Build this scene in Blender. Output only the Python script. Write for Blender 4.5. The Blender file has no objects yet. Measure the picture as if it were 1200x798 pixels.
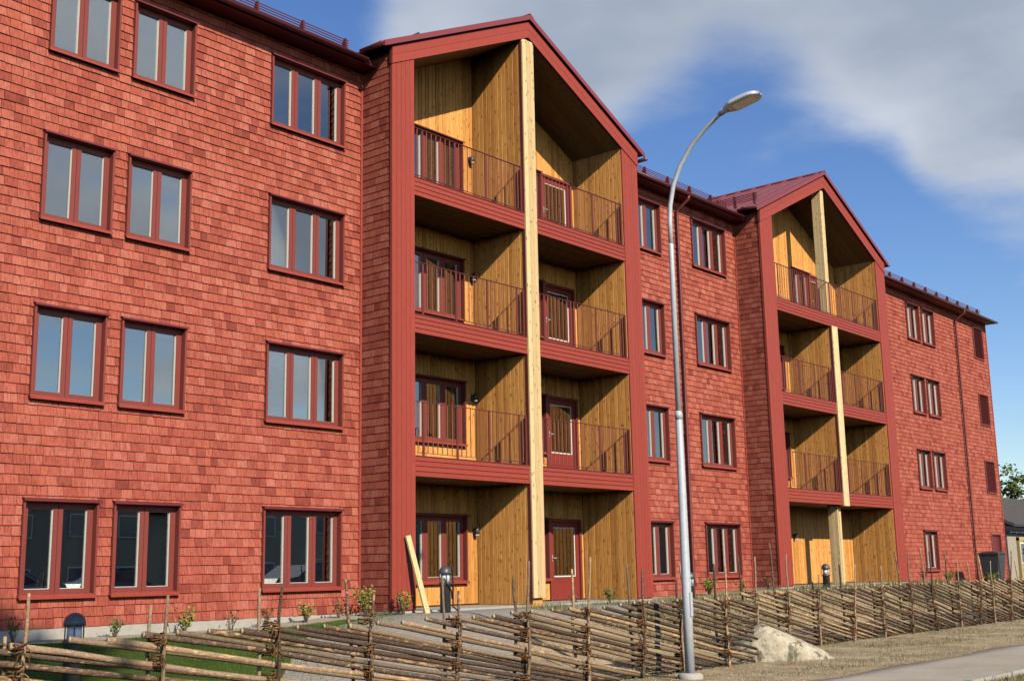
import bpy, bmesh, math, random
from mathutils import Vector, Matrix, noise
random.seed(7)
R = random.random
def U(a, b): return a + (b - a) * random.random()
SC = bpy.context.scene
COL = SC.collection

# ------------------------------------------------------------------ camera
YAW, PITCH, ROLL, FPX = 0.872, 0.190, -0.019, 1409.95
CAM = Vector((-4.583, -17.921, 1.262))
_fw = Vector((math.sin(YAW)*math.cos(PITCH), math.cos(YAW)*math.cos(PITCH), math.sin(PITCH)))
_rt = Vector((math.cos(YAW), -math.sin(YAW), 0)); _up = _rt.cross(_fw)
_c, _s = math.cos(ROLL), math.sin(ROLL)
RT, UP = _c*_rt + _s*_up, -_s*_rt + _c*_up
cd = bpy.data.cameras.new('camera'); cam = bpy.data.objects.new('camera', cd); COL.objects.link(cam)
cd.sensor_width = 36; cd.lens = FPX/1200*36; cd.clip_end = 2000; cd.clip_start = .1
m = Matrix((RT, UP, -_fw)).transposed().to_4x4(); m.translation = CAM
cam.matrix_world = m; SC.camera = cam

# ------------------------------------------------------------------ light and sky
SUN_TO = Vector((-.31, -1.0, .64)).normalized()          # towards the sun
EL = math.asin(SUN_TO.z); AZ = math.atan2(SUN_TO.x, SUN_TO.y)
sd = bpy.data.lights.new('sun', 'SUN'); sd.energy = 5.0; sd.angle = math.radians(.53); sd.color = (1, .925, .79)
sun = bpy.data.objects.new('sun', sd); COL.objects.link(sun)
sun.rotation_euler = (-SUN_TO).to_track_quat('-Z', 'Y').to_euler()
W = bpy.data.worlds.new('World'); SC.world = W; W.use_nodes = True
nt = W.node_tree; nt.nodes.clear()
def N(t, typ, **kw):
    n = t.nodes.new(typ)
    for k, v in kw.items():
        if k in n.inputs.keys() if isinstance(k, str) else False: n.inputs[k].default_value = v
        else: setattr(n, k, v)
    return n
sky = N(nt, 'ShaderNodeTexSky'); sky.sky_type = 'NISHITA'; sky.sun_disc = False
sky.sun_elevation = EL; sky.sun_rotation = AZ % (2*math.pi); sky.air_density = 1.0; sky.dust_density = .2; sky.ozone_density = 3.0
bg = N(nt, 'ShaderNodeBackground'); bg.inputs['Strength'].default_value = .14
bgc = N(nt, 'ShaderNodeBackground')
mixs = N(nt, 'ShaderNodeMixShader'); out = N(nt, 'ShaderNodeOutputWorld')
tc = N(nt, 'ShaderNodeTexCoord')
def math_(t, op, a, b=None, c=None, clamp=False):
    n = t.nodes.new('ShaderNodeMath'); n.operation = op; n.use_clamp = clamp
    for i, v in enumerate((a, b, c)):
        if v is None: continue
        if hasattr(v, 'links') or isinstance(v, bpy.types.NodeSocket): t.links.new(v, n.inputs[i])
        else: n.inputs[i].default_value = v
    return n.outputs[0]
L = nt.links.new
sat = N(nt, 'ShaderNodeHueSaturation'); sat.inputs['Saturation'].default_value = 1.17; sat.inputs['Hue'].default_value = .511; sat.inputs['Value'].default_value = 1.0
L(sky.outputs[0], sat.inputs['Color']); L(sat.outputs[0], bg.inputs['Color'])
sep = N(nt, 'ShaderNodeSeparateXYZ'); L(tc.outputs['Generated'], sep.inputs[0])
zz = math_(nt, 'ADD', math_(nt, 'MAXIMUM', sep.outputs[2], 0), .12)
px_ = math_(nt, 'DIVIDE', sep.outputs[0], zz); py_ = math_(nt, 'DIVIDE', sep.outputs[1], zz)
cmb = N(nt, 'ShaderNodeCombineXYZ'); cmb.inputs[2].default_value = 1.4; L(px_, cmb.inputs[0]); L(py_, cmb.inputs[1])
nz = N(nt, 'ShaderNodeTexNoise'); nz.inputs['Scale'].default_value = 1.5; nz.inputs['Detail'].default_value = 11; nz.inputs['Roughness'].default_value = .57
nz.inputs['Distortion'].default_value = .25
L(cmb.outputs[0], nz.inputs['Vector'])
def dir_px(u, v):
    return (_fw + RT*((u-600)/FPX) + UP*((399-v)/FPX)).normalized()
# clouds that stand over this street: (pixel-independent) directions with an angular size and weight
CLOUDS = [(Vector(dir_px(860, -50)), 13.5, .42), (Vector(dir_px(1190, 0)), 8.5, .26), (Vector(dir_px(560, -40)), 9.5, .30),
          (Vector(dir_px(1170, 195)), 3.6, .26), (Vector(dir_px(1215, 365)), 4.0, .36),
          (Vector((.42, -.85, .33)).normalized(), 9, .26), (Vector((.62, -.76, .22)).normalized(), 7, .2), (Vector(dir_px(850, 250)), 8, -.42), (Vector(dir_px(370, 20)), 3.0, -.25), (Vector(dir_px(1080, 330)), 7, -.34), (Vector(dir_px(1150, 520)), 6, -.3)]
acc = None
for d, ang, w in CLOUDS:
    vm = N(nt, 'ShaderNodeVectorMath'); vm.operation = 'DOT_PRODUCT'
    L(tc.outputs['Generated'], vm.inputs[0]); vm.inputs[1].default_value = d
    mr = N(nt, 'ShaderNodeMapRange'); mr.interpolation_type = 'SMOOTHSTEP'
    mr.inputs['From Min'].default_value = math.cos(math.radians(ang*1.35)); mr.inputs['From Max'].default_value = math.cos(math.radians(ang*.25))
    mr.inputs['To Min'].default_value = 0; mr.inputs['To Max'].default_value = w
    L(vm.outputs['Value'], mr.inputs['Value'])
    acc = mr.outputs[0] if acc is None else math_(nt, 'ADD', acc, mr.outputs[0])
dens = math_(nt, 'ADD', nz.outputs[0], acc)
mr = N(nt, 'ShaderNodeMapRange'); mr.interpolation_type = 'SMOOTHSTEP'
mr.inputs['From Min'].default_value = .44; mr.inputs['From Max'].default_value = .86; mr.inputs['To Max'].default_value = .90
L(dens, mr.inputs['Value'])
nz2 = N(nt, 'ShaderNodeTexNoise'); nz2.inputs['Scale'].default_value = 2.3; nz2.inputs['Detail'].default_value = 6
L(cmb.outputs[0], nz2.inputs['Vector'])
cr = N(nt, 'ShaderNodeValToRGB'); cr.color_ramp.elements[0].position = .46; cr.color_ramp.elements[1].position = 1.0
cr.color_ramp.elements[0].color = (.74, .79, .86, 1); cr.color_ramp.elements[1].color = (.42, .48, .58, 1)
thick = math_(nt, 'ADD', math_(nt, 'MULTIPLY', dens, .85), math_(nt, 'MULTIPLY', math_(nt, 'SUBTRACT', nz2.outputs[0], .5), 1.1))
L(thick, cr.inputs[0]); L(cr.outputs[0], bgc.inputs['Color']); bgc.inputs['Strength'].default_value = .9
L(mr.outputs[0], mixs.inputs[0]); L(bg.outputs[0], mixs.inputs[1]); L(bgc.outputs[0], mixs.inputs[2]); L(mixs.outputs[0], out.inputs[0])
SC.view_settings.view_transform = 'Standard'; SC.view_settings.look = 'None'
SC.view_settings.exposure = 0.0; SC.view_settings.gamma = 1.0; SC.view_settings.use_curve_mapping = False
SC.cycles.max_bounces = 6; SC.cycles.diffuse_bounces = 0; SC.cycles.transparent_max_bounces = 12

# ------------------------------------------------------------------ materials
MATS = {}
def mat(name, rough=.6, spec=.3, metal=0.0):
    m = bpy.data.materials.new(name); m.use_nodes = True
    t = m.node_tree; b = t.nodes['Principled BSDF']
    b.inputs['Roughness'].default_value = rough; b.inputs['Specular IOR Level'].default_value = spec; b.inputs['Metallic'].default_value = metal
    MATS[name] = m
    return m, t, b
def rnd(t):
    """one random number per object and per loose island"""
    oi = t.nodes.new('ShaderNodeObjectInfo'); g = t.nodes.new('ShaderNodeNewGeometry')
    return math_(t, 'FRACT', math_(t, 'ADD', oi.outputs['Random'], g.outputs['Random Per Island'])), g
def ramp(t, fac, stops):
    r = t.nodes.new('ShaderNodeValToRGB'); e = r.color_ramp.elements
    while len(e) < len(stops): e.new(.5)
    for el, (p, c) in zip(e, stops): el.position = p; el.color = (*c, 1)
    t.links.new(fac, r.inputs[0]); return r.outputs[0]
def mixc(t, fac, a, b, mode='MIX'):
    n = t.nodes.new('ShaderNodeMix'); n.data_type = 'RGBA'; n.blend_type = mode
    for s, v in ((n.inputs[0], fac), (n.inputs[6], a), (n.inputs[7], b)):
        if isinstance(v, bpy.types.NodeSocket): t.links.new(v, s)
        elif isinstance(v, (int, float)): s.default_value = v
        else: s.default_value = (*v, 1)
    return n.outputs[2]
def noi(t, vec, scale, detail=4, rough=.55, stretch=None, dist=0):
    n = t.nodes.new('ShaderNodeTexNoise'); n.inputs['Scale'].default_value = scale; n.inputs['Detail'].default_value = detail
    n.inputs['Roughness'].default_value = rough; n.inputs['Distortion'].default_value = dist
    if stretch:
        mp = t.nodes.new('ShaderNodeVectorMath'); mp.operation = 'MULTIPLY'; mp.inputs[1].default_value = stretch
        t.links.new(vec, mp.inputs[0]); vec = mp.outputs[0]
    t.links.new(vec, n.inputs['Vector']); return n.outputs[0]
def bump(t, b, h, strength=.3, dist=.01):
    n = t.nodes.new('ShaderNodeBump'); n.inputs['Strength'].default_value = strength; n.inputs['Distance'].default_value = dist
    t.links.new(h, n.inputs['Height']); t.links.new(n.outputs[0], b.inputs['Normal'])
def offs(t, pos, r):
    """shift the texture of every piece by its own random amount"""
    v = t.nodes.new('ShaderNodeVectorMath'); v.operation = 'ADD'
    c = t.nodes.new('ShaderNodeCombineXYZ'); k = math_(t, 'MULTIPLY', r, 37.0)
    for i in range(3): t.links.new(k, c.inputs[i])
    t.links.new(pos, v.inputs[0]); t.links.new(c.outputs[0], v.inputs[1]); return v.outputs[0]
# shingles
m, t, b = mat('shingle', .8, .15)
r, g = rnd(t)
c = ramp(t, r, [(0, (.26, .054, .036)), (.06, (.34, .076, .050)), (.28, (.41, .096, .060)), (.62, (.445, .112, .070)), (.92, (.50, .148, .098)), (.97, (.45, .106, .060)), (1, (.46, .116, .065))])
p = offs(t, g.outputs['Position'], r)
st = noi(t, p, 1, 3, .6, (48, 48, 5))
c = mixc(t, .75, c, ramp(t, st, [(.25, (.36, .31, .29)), (.52, (1.0, .98, .98)), (.76, (1.25, 1.34, 1.36))]), 'MULTIPLY')
big = noi(t, g.outputs['Position'], .9, 3, .5)
c = mixc(t, .5, c, ramp(t, big, [(.3, (.80, .76, .74)), (.7, (1.08, 1.1, 1.1))]), 'MULTIPLY')
t.links.new(c, b.inputs['Base Color']); bump(t, b, st, .5, .006)
# painted boards
def paint(name, col, rough=.5, spec=.35, grain=.12):
    m, t, b = mat(name, rough, spec)
    r, g = rnd(t)
    st = noi(t, offs(t, g.outputs['Position'], r), 1, 4, .6, (35, 35, 6))
    k = math_(t, 'ADD', math_(t, 'MULTIPLY', math_(t, 'SUBTRACT', st, .5), grain*2.5), math_(t, 'ADD', math_(t, 'MULTIPLY', r, .10), .95))
    n = t.nodes.new('ShaderNodeVectorMath'); n.operation = 'SCALE'; n.inputs[0].default_value = col
    t.links.new(k, n.inputs['Scale']); t.links.new(n.outputs[0], b.inputs['Base Color']); bump(t, b, st, .2, .003)
    return m
paint('red_board', (.345, .058, .037), .55, .25, .2); paint('red_window', (.235, .050, .037), .45); paint('red_dark', (.16, .026, .028), .5)
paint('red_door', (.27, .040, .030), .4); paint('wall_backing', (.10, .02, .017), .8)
paint('red_metal', (.25, .050, .050), .38, .5, .06); paint('gutter_metal', (.115, .020, .022), .4, .5, .06); paint('baluster_metal', (.30, .085, .055), .5, .3, .05); paint('rail_metal', (.155, .030, .025), .45, .4, .05)
paint('white_paint', (.80, .76, .67), .5, .3, .03)
# timber
def timber(name, c1, c2, c3, stretch=(55, 55, 3.2), knot=True):
    m, t, b = mat(name, .65, .25)
    r, g = rnd(t)
    p = offs(t, g.outputs['Position'], r)
    st = noi(t, p, 1, 5, .6, stretch, .4)
    c = ramp(t, st, [(.28, c1), (.52, c2), (.75, c3)])
    c = mixc(t, 1, c, ramp(t, r, [(0, (.72, .66, .58)), (.5, (1, .98, .95)), (1, (1.12, 1.10, 1.08))]), 'MULTIPLY')
    if knot:
        v = t.nodes.new('ShaderNodeTexVoronoi'); v.inputs['Scale'].default_value = 1
        mp = t.nodes.new('ShaderNodeVectorMath'); mp.operation = 'MULTIPLY'
        s = [9.5 if q > 10 else 4.6 for q in stretch]; mp.inputs[1].default_value = s
        t.links.new(p, mp.inputs[0]); t.links.new(mp.outputs[0], v.inputs['Vector'])
        kf = ramp(t, v.outputs['Distance'], [(.13, (1, 1, 1)), (.24, (0, 0, 0))])
        sv = t.nodes.new('ShaderNodeSeparateColor'); t.links.new(kf, sv.inputs[0])
        c = mixc(t, math_(t, 'MULTIPLY', sv.outputs[0], .75), c, (c1[0]*.45, c1[1]*.36, c1[2]*.3))
    t.links.new(c, b.inputs['Base Color']); bump(t, b, st, .25, .004)
    return m
timber('pine_board', (.54, .210, .050), (.81, .370, .095), (.92, .50, .160))
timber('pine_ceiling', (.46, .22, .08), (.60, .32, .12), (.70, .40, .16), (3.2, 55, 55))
timber('post_board', (.66, .45, .20), (.78, .57, .29), (.84, .65, .36))
timber('plank_wood', (.66, .47, .20), (.80, .60, .30), (.86, .68, .38), knot=False)
# bark of the fence poles
def bark(name, dark, mid, light, peel):
    m, t, b = mat(name, .9, .1)
    r, g = rnd(t)
    tcn = t.nodes.new('ShaderNodeTexCoord')
    p = offs(t, g.outputs['Position'], r)
    n1 = noi(t, p, 1, 5, .65, (9, 30, 30)); n2 = noi(t, p, 38, 4, .7)
    c = ramp(t, n2, [(.3, dark), (.55, mid), (.75, light)])
    f = math_(t, 'GREATER_THAN', math_(t, 'ADD', n1, math_(t, 'MULTIPLY', r, .16)), .70)
    c = mixc(t, math_(t, 'MULTIPLY', f, .85), c, peel)
    c = mixc(t, 1, c, ramp(t, r, [(0, (.62, .60, .58)), (.5, (1, .97, .94)), (1, (1.25, 1.12, 1.0))]), 'MULTIPLY')
    t.links.new(c, b.inputs['Base Color']); bump(t, b, n2, .6, .01)
bark('bark', (.060, .040, .028), (.145, .098, .068), (.26, .185, .13), (.42, .28, .145))
bark('bark_pale', (.19, .13, .083), (.35, .245, .155), (.48, .345, .22), (.58, .40, .21))
bark('withy', (.09, .045, .022), (.19, .095, .042), (.30, .15, .065), (.34, .2, .1))
def plain(name, col, rough=.6, spec=.3, metal=0, var=.12, scale=6, bmp=0):
    m, t, b = mat(name, rough, spec, metal)
    r, g = rnd(t)
    n = noi(t, g.outputs['Position'], scale, 5, .6)
    k = math_(t, 'ADD', math_(t, 'MULTIPLY', math_(t, 'SUBTRACT', n, .5), var*4), 1.0)
    v = t.nodes.new('ShaderNodeVectorMath'); v.operation = 'SCALE'; v.inputs[0].default_value = col
    t.links.new(k, v.inputs['Scale']); t.links.new(v.outputs[0], b.inputs['Base Color'])
    if bmp: bump(t, b, n, bmp, .02)
    return m
plain('cut_wood', (.55, .40, .22)); plain('concrete', (.44, .40, .33), .85, .2, 0, .15, 5, .3); plain('concrete_dark', (.20, .19, .17), .85)
plain('galvanised', (.56, .57, .57), .42, .5, .12, .10, 14); plain('lamp_head', (.74, .75, .75), .38, .6, .3, .03); plain('lamp_glass', (.62, .60, .54), .45, .5, .75)
plain('dark_metal', (.055, .058, .062), .45, .5, .3, .08); plain('grey_metal', (.10, .105, .11), .42, .5, .35, .06); plain('bin_plastic', (.045, .055, .06), .5, .4)
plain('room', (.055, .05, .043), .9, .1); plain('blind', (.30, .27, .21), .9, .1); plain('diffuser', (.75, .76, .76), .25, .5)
plain('black', (.012, .012, .012), .6); plain('roof_tile', (.105, .092, .085), .9, .15, 0, .25, 9, .4); plain('beige_wall', (.40, .34, .26), .9)
plain('car_white', (.62, .63, .64), .3, .5); plain('car_blue', (.09, .17, .26), .3, .5); plain('car_grey', (.16, .17, .18), .3, .5); plain('tyre', (.02, .02, .02), .9)
plain('foliage_dark', (.050, .085, .022), .7, .2, 0, .35, 2); plain('foliage_olive', (.145, .175, .045), .7, .2, 0, .35, 3)
plain('leaf_yellow', (.30, .27, .055), .7, .2, 0, .3, 12); plain('leaf_green', (.10, .15, .03), .7, .2, 0, .3, 12); plain('leaf_rust', (.25, .13, .05), .7, .2, 0, .3, 12); plain('twig', (.12, .085, .055), .9)
plain('grass_blade', (.085, .135, .022), .75, .15, 0, .4, 3); plain('straw_blade', (.36, .28, .14), .8, .1, 0, .4, 3); plain('asphalt', (.215, .195, .170), .9, .2, 0, .16, 7, .25)
plain('path_gravel', (.345, .300, .245), .95, .1, 0, .25, 11, .6); plain('kerb_stone', (.42, .38, .31), .85, .2, 0, .2, 8, .3); plain('trunk', (.10, .07, .05), .9); plain('pergola_wood', (.50, .36, .15), .7)
plain('blue_glass', (.06, .09, .15), .15, .5, 0, .1); plain('sand', (.47, .385, .285), .95, .1, 0, .22, 9, .5); plain('road_asphalt', (.07, .07, .07), .9, .2, 0, .1, 6, .2)
# asphalt gets fine aggregate
for nm, col, v2 in (('asphalt', (.53, .455, .345), .35),):
    t = MATS[nm].node_tree; b = t.nodes['Principled BSDF']; g = t.nodes.new('ShaderNodeNewGeometry')
    a = noi(t, g.outputs['Position'], 60, 3, .8); bgn = noi(t, g.outputs['Position'], 1.1, 5, .6)
    c = ramp(t, a, [(.3, tuple(x*.72 for x in col)), (.6, col), (.8, tuple(x*1.3 for x in col))])
    c = mixc(t, .7, c, ramp(t, bgn, [(.3, (.75, .74, .72)), (.65, (1.08, 1.06, 1.03))]), 'MULTIPLY')
    t.links.new(c, b.inputs['Base Color']); bump(t, b, a, .4, .006)
# soil: dry grass and dirt
m, t, b = mat('soil', .95, .1)
g = t.nodes.new('ShaderNodeNewGeometry'); P = g.outputs['Position']
n1 = noi(t, P, 1.6, 6, .65); n2 = noi(t, P, 22, 5, .75); n3 = noi(t, P, .5, 3, .5)
c = ramp(t, n1, [(.32, (.30, .20, .105)), (.48, (.46, .335, .19)), (.66, (.62, .48, .29))])
c = mixc(t, .8, c, ramp(t, n2, [(.3, (.55, .52, .48)), (.55, (1, 1, 1)), (.75, (1.3, 1.28, 1.2))]), 'MULTIPLY')
c = mixc(t, ramp(t, n3, [(.55, (0, 0, 0)), (.75, (.5, .5, .5))]), c, (.13, .15, .045))
t.links.new(c, b.inputs['Base Color']); bump(t, b, n2, .8, .03)
m, t, b = mat('lawn', .9, .1)
g = t.nodes.new('ShaderNodeNewGeometry'); P = g.outputs['Position']
n1 = noi(t, P, 1.5, 5, .6); n2 = noi(t, P, 50, 4, .8)
c = ramp(t, n1, [(.3, (.050, .085, .014)), (.7, (.095, .150, .026))])
c = mixc(t, .8, c, ramp(t, n2, [(.3, (.5, .5, .5)), (.7, (1.35, 1.3, 1.2))]), 'MULTIPLY')
t.links.new(c, b.inputs['Base Color']); bump(t, b, n2, .8, .03)
# boulder
m, t, b = mat('boulder', .9, .15)
g = t.nodes.new('ShaderNodeNewGeometry'); P = g.outputs['Position']
n1 = noi(t, P, 5, 8, .68); n2 = noi(t, P, 28, 5, .75); n3 = noi(t, P, 4.5, 6, .65, (1.3, 1.3, .5))
c = ramp(t, n1, [(.3, (.40, .33, .22)), (.55, (.62, .53, .38)), (.75, (.74, .65, .49))])
c = mixc(t, .6, c, ramp(t, n2, [(.3, (.62, .6, .56)), (.6, (1.06, 1.05, 1.02))]), 'MULTIPLY')
c = mixc(t, ramp(t, n3, [(.53, (0, 0, 0)), (.60, (.85, .85, .85))]), c, (.12, .105, .06))
t.links.new(c, b.inputs['Base Color']); bump(t, b, n2, .8, .02)
# window glass
m, t, b = mat('glass'); t.nodes.remove(b); o_ = t.nodes['Material Output']
tr = t.nodes.new('ShaderNodeBsdfTransparent'); tr.inputs[0].default_value = (.88, .92, .90, 1)
gl = t.nodes.new('ShaderNodeBsdfGlossy'); gl.inputs['Roughness'].default_value = 0.0; gl.inputs[0].default_value = (1.0, .97, .90, 1)
fr = t.nodes.new('ShaderNodeFresnel'); fr.inputs[0].default_value = 1.5
fac = math_(t, 'ADD', math_(t, 'MULTIPLY', fr.outputs[0], 1.5), .24, clamp=True)
mx = t.nodes.new('ShaderNodeMixShader'); t.links.new(fac, mx.inputs[0]); t.links.new(tr.outputs[0], mx.inputs[1]); t.links.new(gl.outputs[0], mx.inputs[2]); t.links.new(mx.outputs[0], o_.inputs[0])

# ------------------------------------------------------------------ mesh helpers
class MB:
    def __init__(s): s.v = []; s.f = []; s.mi = []; s.cur = 0
    def box(s, x0, x1, y0, y1, z0, z1, skip=''):
        k = len(s.v)
        s.v += [(x0,y0,z0),(x1,y0,z0),(x1,y1,z0),(x0,y1,z0),(x0,y0,z1),(x1,y0,z1),(x1,y1,z1),(x0,y1,z1)]
        for n, q in (('b',(0,3,2,1)),('t',(4,5,6,7)),('f',(0,1,5,4)),('r',(1,2,6,5)),('k',(2,3,7,6)),('l',(3,0,4,7))):
            if n not in skip: s.f.append(tuple(k+i for i in q)); s.mi.append(s.cur)
        return s
    def poly(s, pts, faces):
        k = len(s.v); s.v += [tuple(p) for p in pts]
        for f in faces: s.f.append(tuple(k+i for i in f)); s.mi.append(s.cur)
        return s
    def hexa(s, p):                       # eight corners in box order
        return s.poly(p, [(0,3,2,1),(4,5,6,7),(0,1,5,4),(1,2,6,5),(2,3,7,6),(3,0,4,7)])
    def prism(s, prof, axis, a, b):       # profile of 2-d points pushed along an axis
        n = len(prof)
        def P(p, w): return (w, p[0], p[1]) if axis == 'x' else ((p[0], w, p[1]) if axis == 'y' else (p[0], p[1], w))
        pts = [P(p, a) for p in prof] + [P(p, b) for p in prof]
        fs = [(i, (i+1) % n, n+(i+1) % n, n+i) for i in range(n)] + [tuple(reversed(range(n))), tuple(range(n, 2*n))]
        return s.poly(pts, fs)
    def tube(s, path, rad, n=8, cap=True, capmat=None, squash=1):
        path = [Vector(p) for p in path]; k0 = len(s.v); m = len(path)
        ref = None
        for i, p in enumerate(path):
            d = (path[min(i+1, m-1)] - path[max(i-1, 0)]).normalized()
            if ref is None: ref = Vector((0,0,1)) if abs(d.z) < .9 else Vector((1,0,0))
            a = d.cross(ref).normalized(); bb = a.cross(d).normalized(); ref = bb
            r = rad[i] if isinstance(rad, (list, tuple)) else rad
            for j in range(n):
                w = 2*math.pi*j/n; s.v.append(tuple(p + a*(r*math.cos(w)) + bb*(r*squash*math.sin(w))))
        for i in range(m-1):
            for j in range(n):
                s.f.append((k0+i*n+j, k0+i*n+(j+1) % n, k0+(i+1)*n+(j+1) % n, k0+(i+1)*n+j)); s.mi.append(s.cur)
        if cap:
            cm = s.cur if capmat is None else capmat
            s.f.append(tuple(k0+j for j in reversed(range(n)))); s.mi.append(cm)
            s.f.append(tuple(k0+(m-1)*n+j for j in range(n))); s.mi.append(cm)
        return s
    def lathe(s, prof, n=20, c=(0,0)):    # (radius, z)
        k = len(s.v); m = len(prof)
        for r_, z in prof:
            for j in range(n):
                w = 2*math.pi*j/n; s.v.append((c[0]+r_*math.cos(w), c[1]+r_*math.sin(w), z))
        for i in range(m-1):
            for j in range(n):
                s.f.append((k+i*n+j, k+i*n+(j+1) % n, k+(i+1)*n+(j+1) % n, k+(i+1)*n+j)); s.mi.append(s.cur)
        s.f.append(tuple(k+j for j in reversed(range(n)))); s.mi.append(s.cur)
        s.f.append(tuple(k+(m-1)*n+j for j in range(n))); s.mi.append(s.cur)
        return s
    def mesh(s, name, mats, smooth=False):
        me = bpy.data.meshes.new(name); me.from_pydata(s.v, [], s.f)
        for mm in ([mats] if isinstance(mats, str) else mats): me.materials.append(MATS[mm])
        if any(s.mi): me.polygons.foreach_set('material_index', s.mi)
        if smooth: me.polygons.foreach_set('use_smooth', [True]*len(me.polygons))
        me.update(); return me
def put(name, me, parent=None, loc=None, scale=None, rot=None, **props):
    o = bpy.data.objects.new(name, me); COL.objects.link(o)
    if parent is not None: o.parent = parent
    if loc is not None: o.location = loc
    if scale is not None: o.scale = scale
    if rot is not None: o.rotation_euler = rot
    for k, v in props.items(): o[k] = v
    return o
def part(name, mb, mats, parent=None, smooth=False, loc=None, **props):
    return put(name, mb.mesh(name, mats, smooth), parent, loc, **props)
def thing(name, label, cat, loc=(0,0,0), group=None, rotz=0):
    o = put(name, None, None, loc, rot=(0,0,rotz)); o['label'] = label; o['category'] = cat
    if group: o['group'] = group
    return o
def copy_tree(o, parent=None):
    c = o.copy(); COL.objects.link(c)
    if parent is not None: c.parent = parent
    for ch in list(o.children): copy_tree(ch, c)
    return c
def sstep(a, b, x):
    q = min(1, max(0, (x-a)/(b-a))); return q*q*(3-2*q)

# ------------------------------------------------------------------ ground
def zb(x):
    return .36 + .14*sstep(8.5, 12, x) + .14*sstep(20, 27, x) - .40*sstep(37, 52, x)
def gz(x, y):
    base = -.33
    k = sstep(-6.6, -1.7, y) if y < 14 else 1-.0*y
    far = 1 - sstep(55, 75, x)*.8
    z = base + (zb(x) - base)*k*far
    if y < -7.5 or True:
        z += .02*noise.noise((x*.8, y*.8, 3)) * (1 if y < -1 else 0)
    return z
def grid_sheet(name, xs, ys, zf, mats, **props):
    mb = MB(); n = len(ys)
    for x in xs:
        for y in ys: mb.v.append((x, y, zf(x, y)))
    for i in range(len(xs)-1):
        for j in range(n-1):
            k = i*n+j; mb.f.append((k, k+n, k+n+1, k+1)); mb.mi.append(0)
    return part(name, mb, mats, None, True, **props)
def steps(*segs):
    r = []
    for a, b_, n in segs: r += [a+(b_-a)*i/n for i in range(n)]
    return r + [segs[-1][1]]
grid_sheet('ground', steps((-900, -40, 6), (-40, -4, 12), (-4, 50, 180), (50, 110, 20), (110, 900, 8)), steps((-900, -60, 5), (-60, -24, 8), (-24, -9, 30), (-9, -1, 40), (-1, 20, 8), (20, 900, 8)), gz, 'soil', kind='structure')
# street (behind and under the camera), footpath and its kerb
PATH_Z = -.30
mb = MB(); xs_ = steps((-60, 0, 10), (0, 32, 320), (32, 120, 20))
for x in xs_:
    e_ = -9.86 + .10*noise.noise((x*.45, 7, 0)) + .07*noise.noise((x*2.1, 3, 0)) + .03*noise.noise((x*7, 1, 0))
    for y in (-11.75, -11.2, -10.7, -10.2, e_): mb.v.append((x, y, PATH_Z+.012*noise.noise((x*.5, y, 4))))
    mb.v.append((x, e_+.05, PATH_Z-.06))
for i in range(len(xs_)-1):
    for j in range(5): k = i*6+j; mb.f.append((k, k+6, k+7, k+1)); mb.mi.append(0)
part('footpath', mb, 'asphalt', None, True, kind='structure')
mb = MB()
mb.box(-60, 120, -21.5, -14.2, -.5, -.285); part('street', mb, 'road_asphalt', None, kind='structure')
kerb = thing('kerb', 'pale concrete edging strip between the grey footpath and the street-side grass', 'kerb', (0, -11.80, -.37))
kerb['kind'] = 'structure'
for i in range(46):
    x = -2 + i*.8
    mb = MB(); e = .012; w, d, h = .392, .075, .105+U(-.006, .006)
    mb.hexa([(-w,-d,-.1),(w,-d,-.1),(w,d,-.1),(-w,d,-.1),(-w+e,-d+e,h),(w-e,-d+e,h),(w-e,d-e,h),(-w+e,d-e,h)])
    part('kerb_stone', mb, 'kerb_stone', kerb, loc=(x, U(-.006, .006), 0))
def patch(name, top, bot, mats, x0, x1, n, lift, rows=8, **props):
    mb = MB()
    for i in range(n+1):
        x = x0+(x1-x0)*i/n; a, b_ = bot(x), top(x)
        for j in range(rows+1):
            y = a+(b_-a)*j/rows; mb.v.append((x, y, gz(x, y)+lift))
    for i in range(n):
        for j in range(rows):
            k = i*(rows+1)+j; mb.f.append((k, k+rows+1, k+rows+2, k+1)); mb.mi.append(0)
    return part(name, mb, mats, None, True, **props)
lawn_top = lambda x: -1.15+.08*math.sin(x*2.1)
lawn_bot = lambda x: -6.2 if x < 4.6 else (-6.2+(x-4.6)*.95 if x < 8.4 else -2.6+(x-8.4)*.55)
patch('lawn', lawn_top, lawn_bot, 'lawn', -4, 10.6, 60, .02, kind='structure')
patch('gravel_path', lambda x: -.88 if x > 11.9 else (lawn_bot(x)-.02 if x < 10.6 else -1.2), lambda x: -6.25 if x < 10 else max(-6.25, min(-3.1, -6.25+(x-10)*1.2)), 'path_gravel', 4.7, 21, 60, .016, kind='structure')
patch('planting_bed', lambda x: .02, lambda x: lawn_top(x)+.02, 'sand', -4, 11.6, 50, .012, 3, kind='structure')

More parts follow.
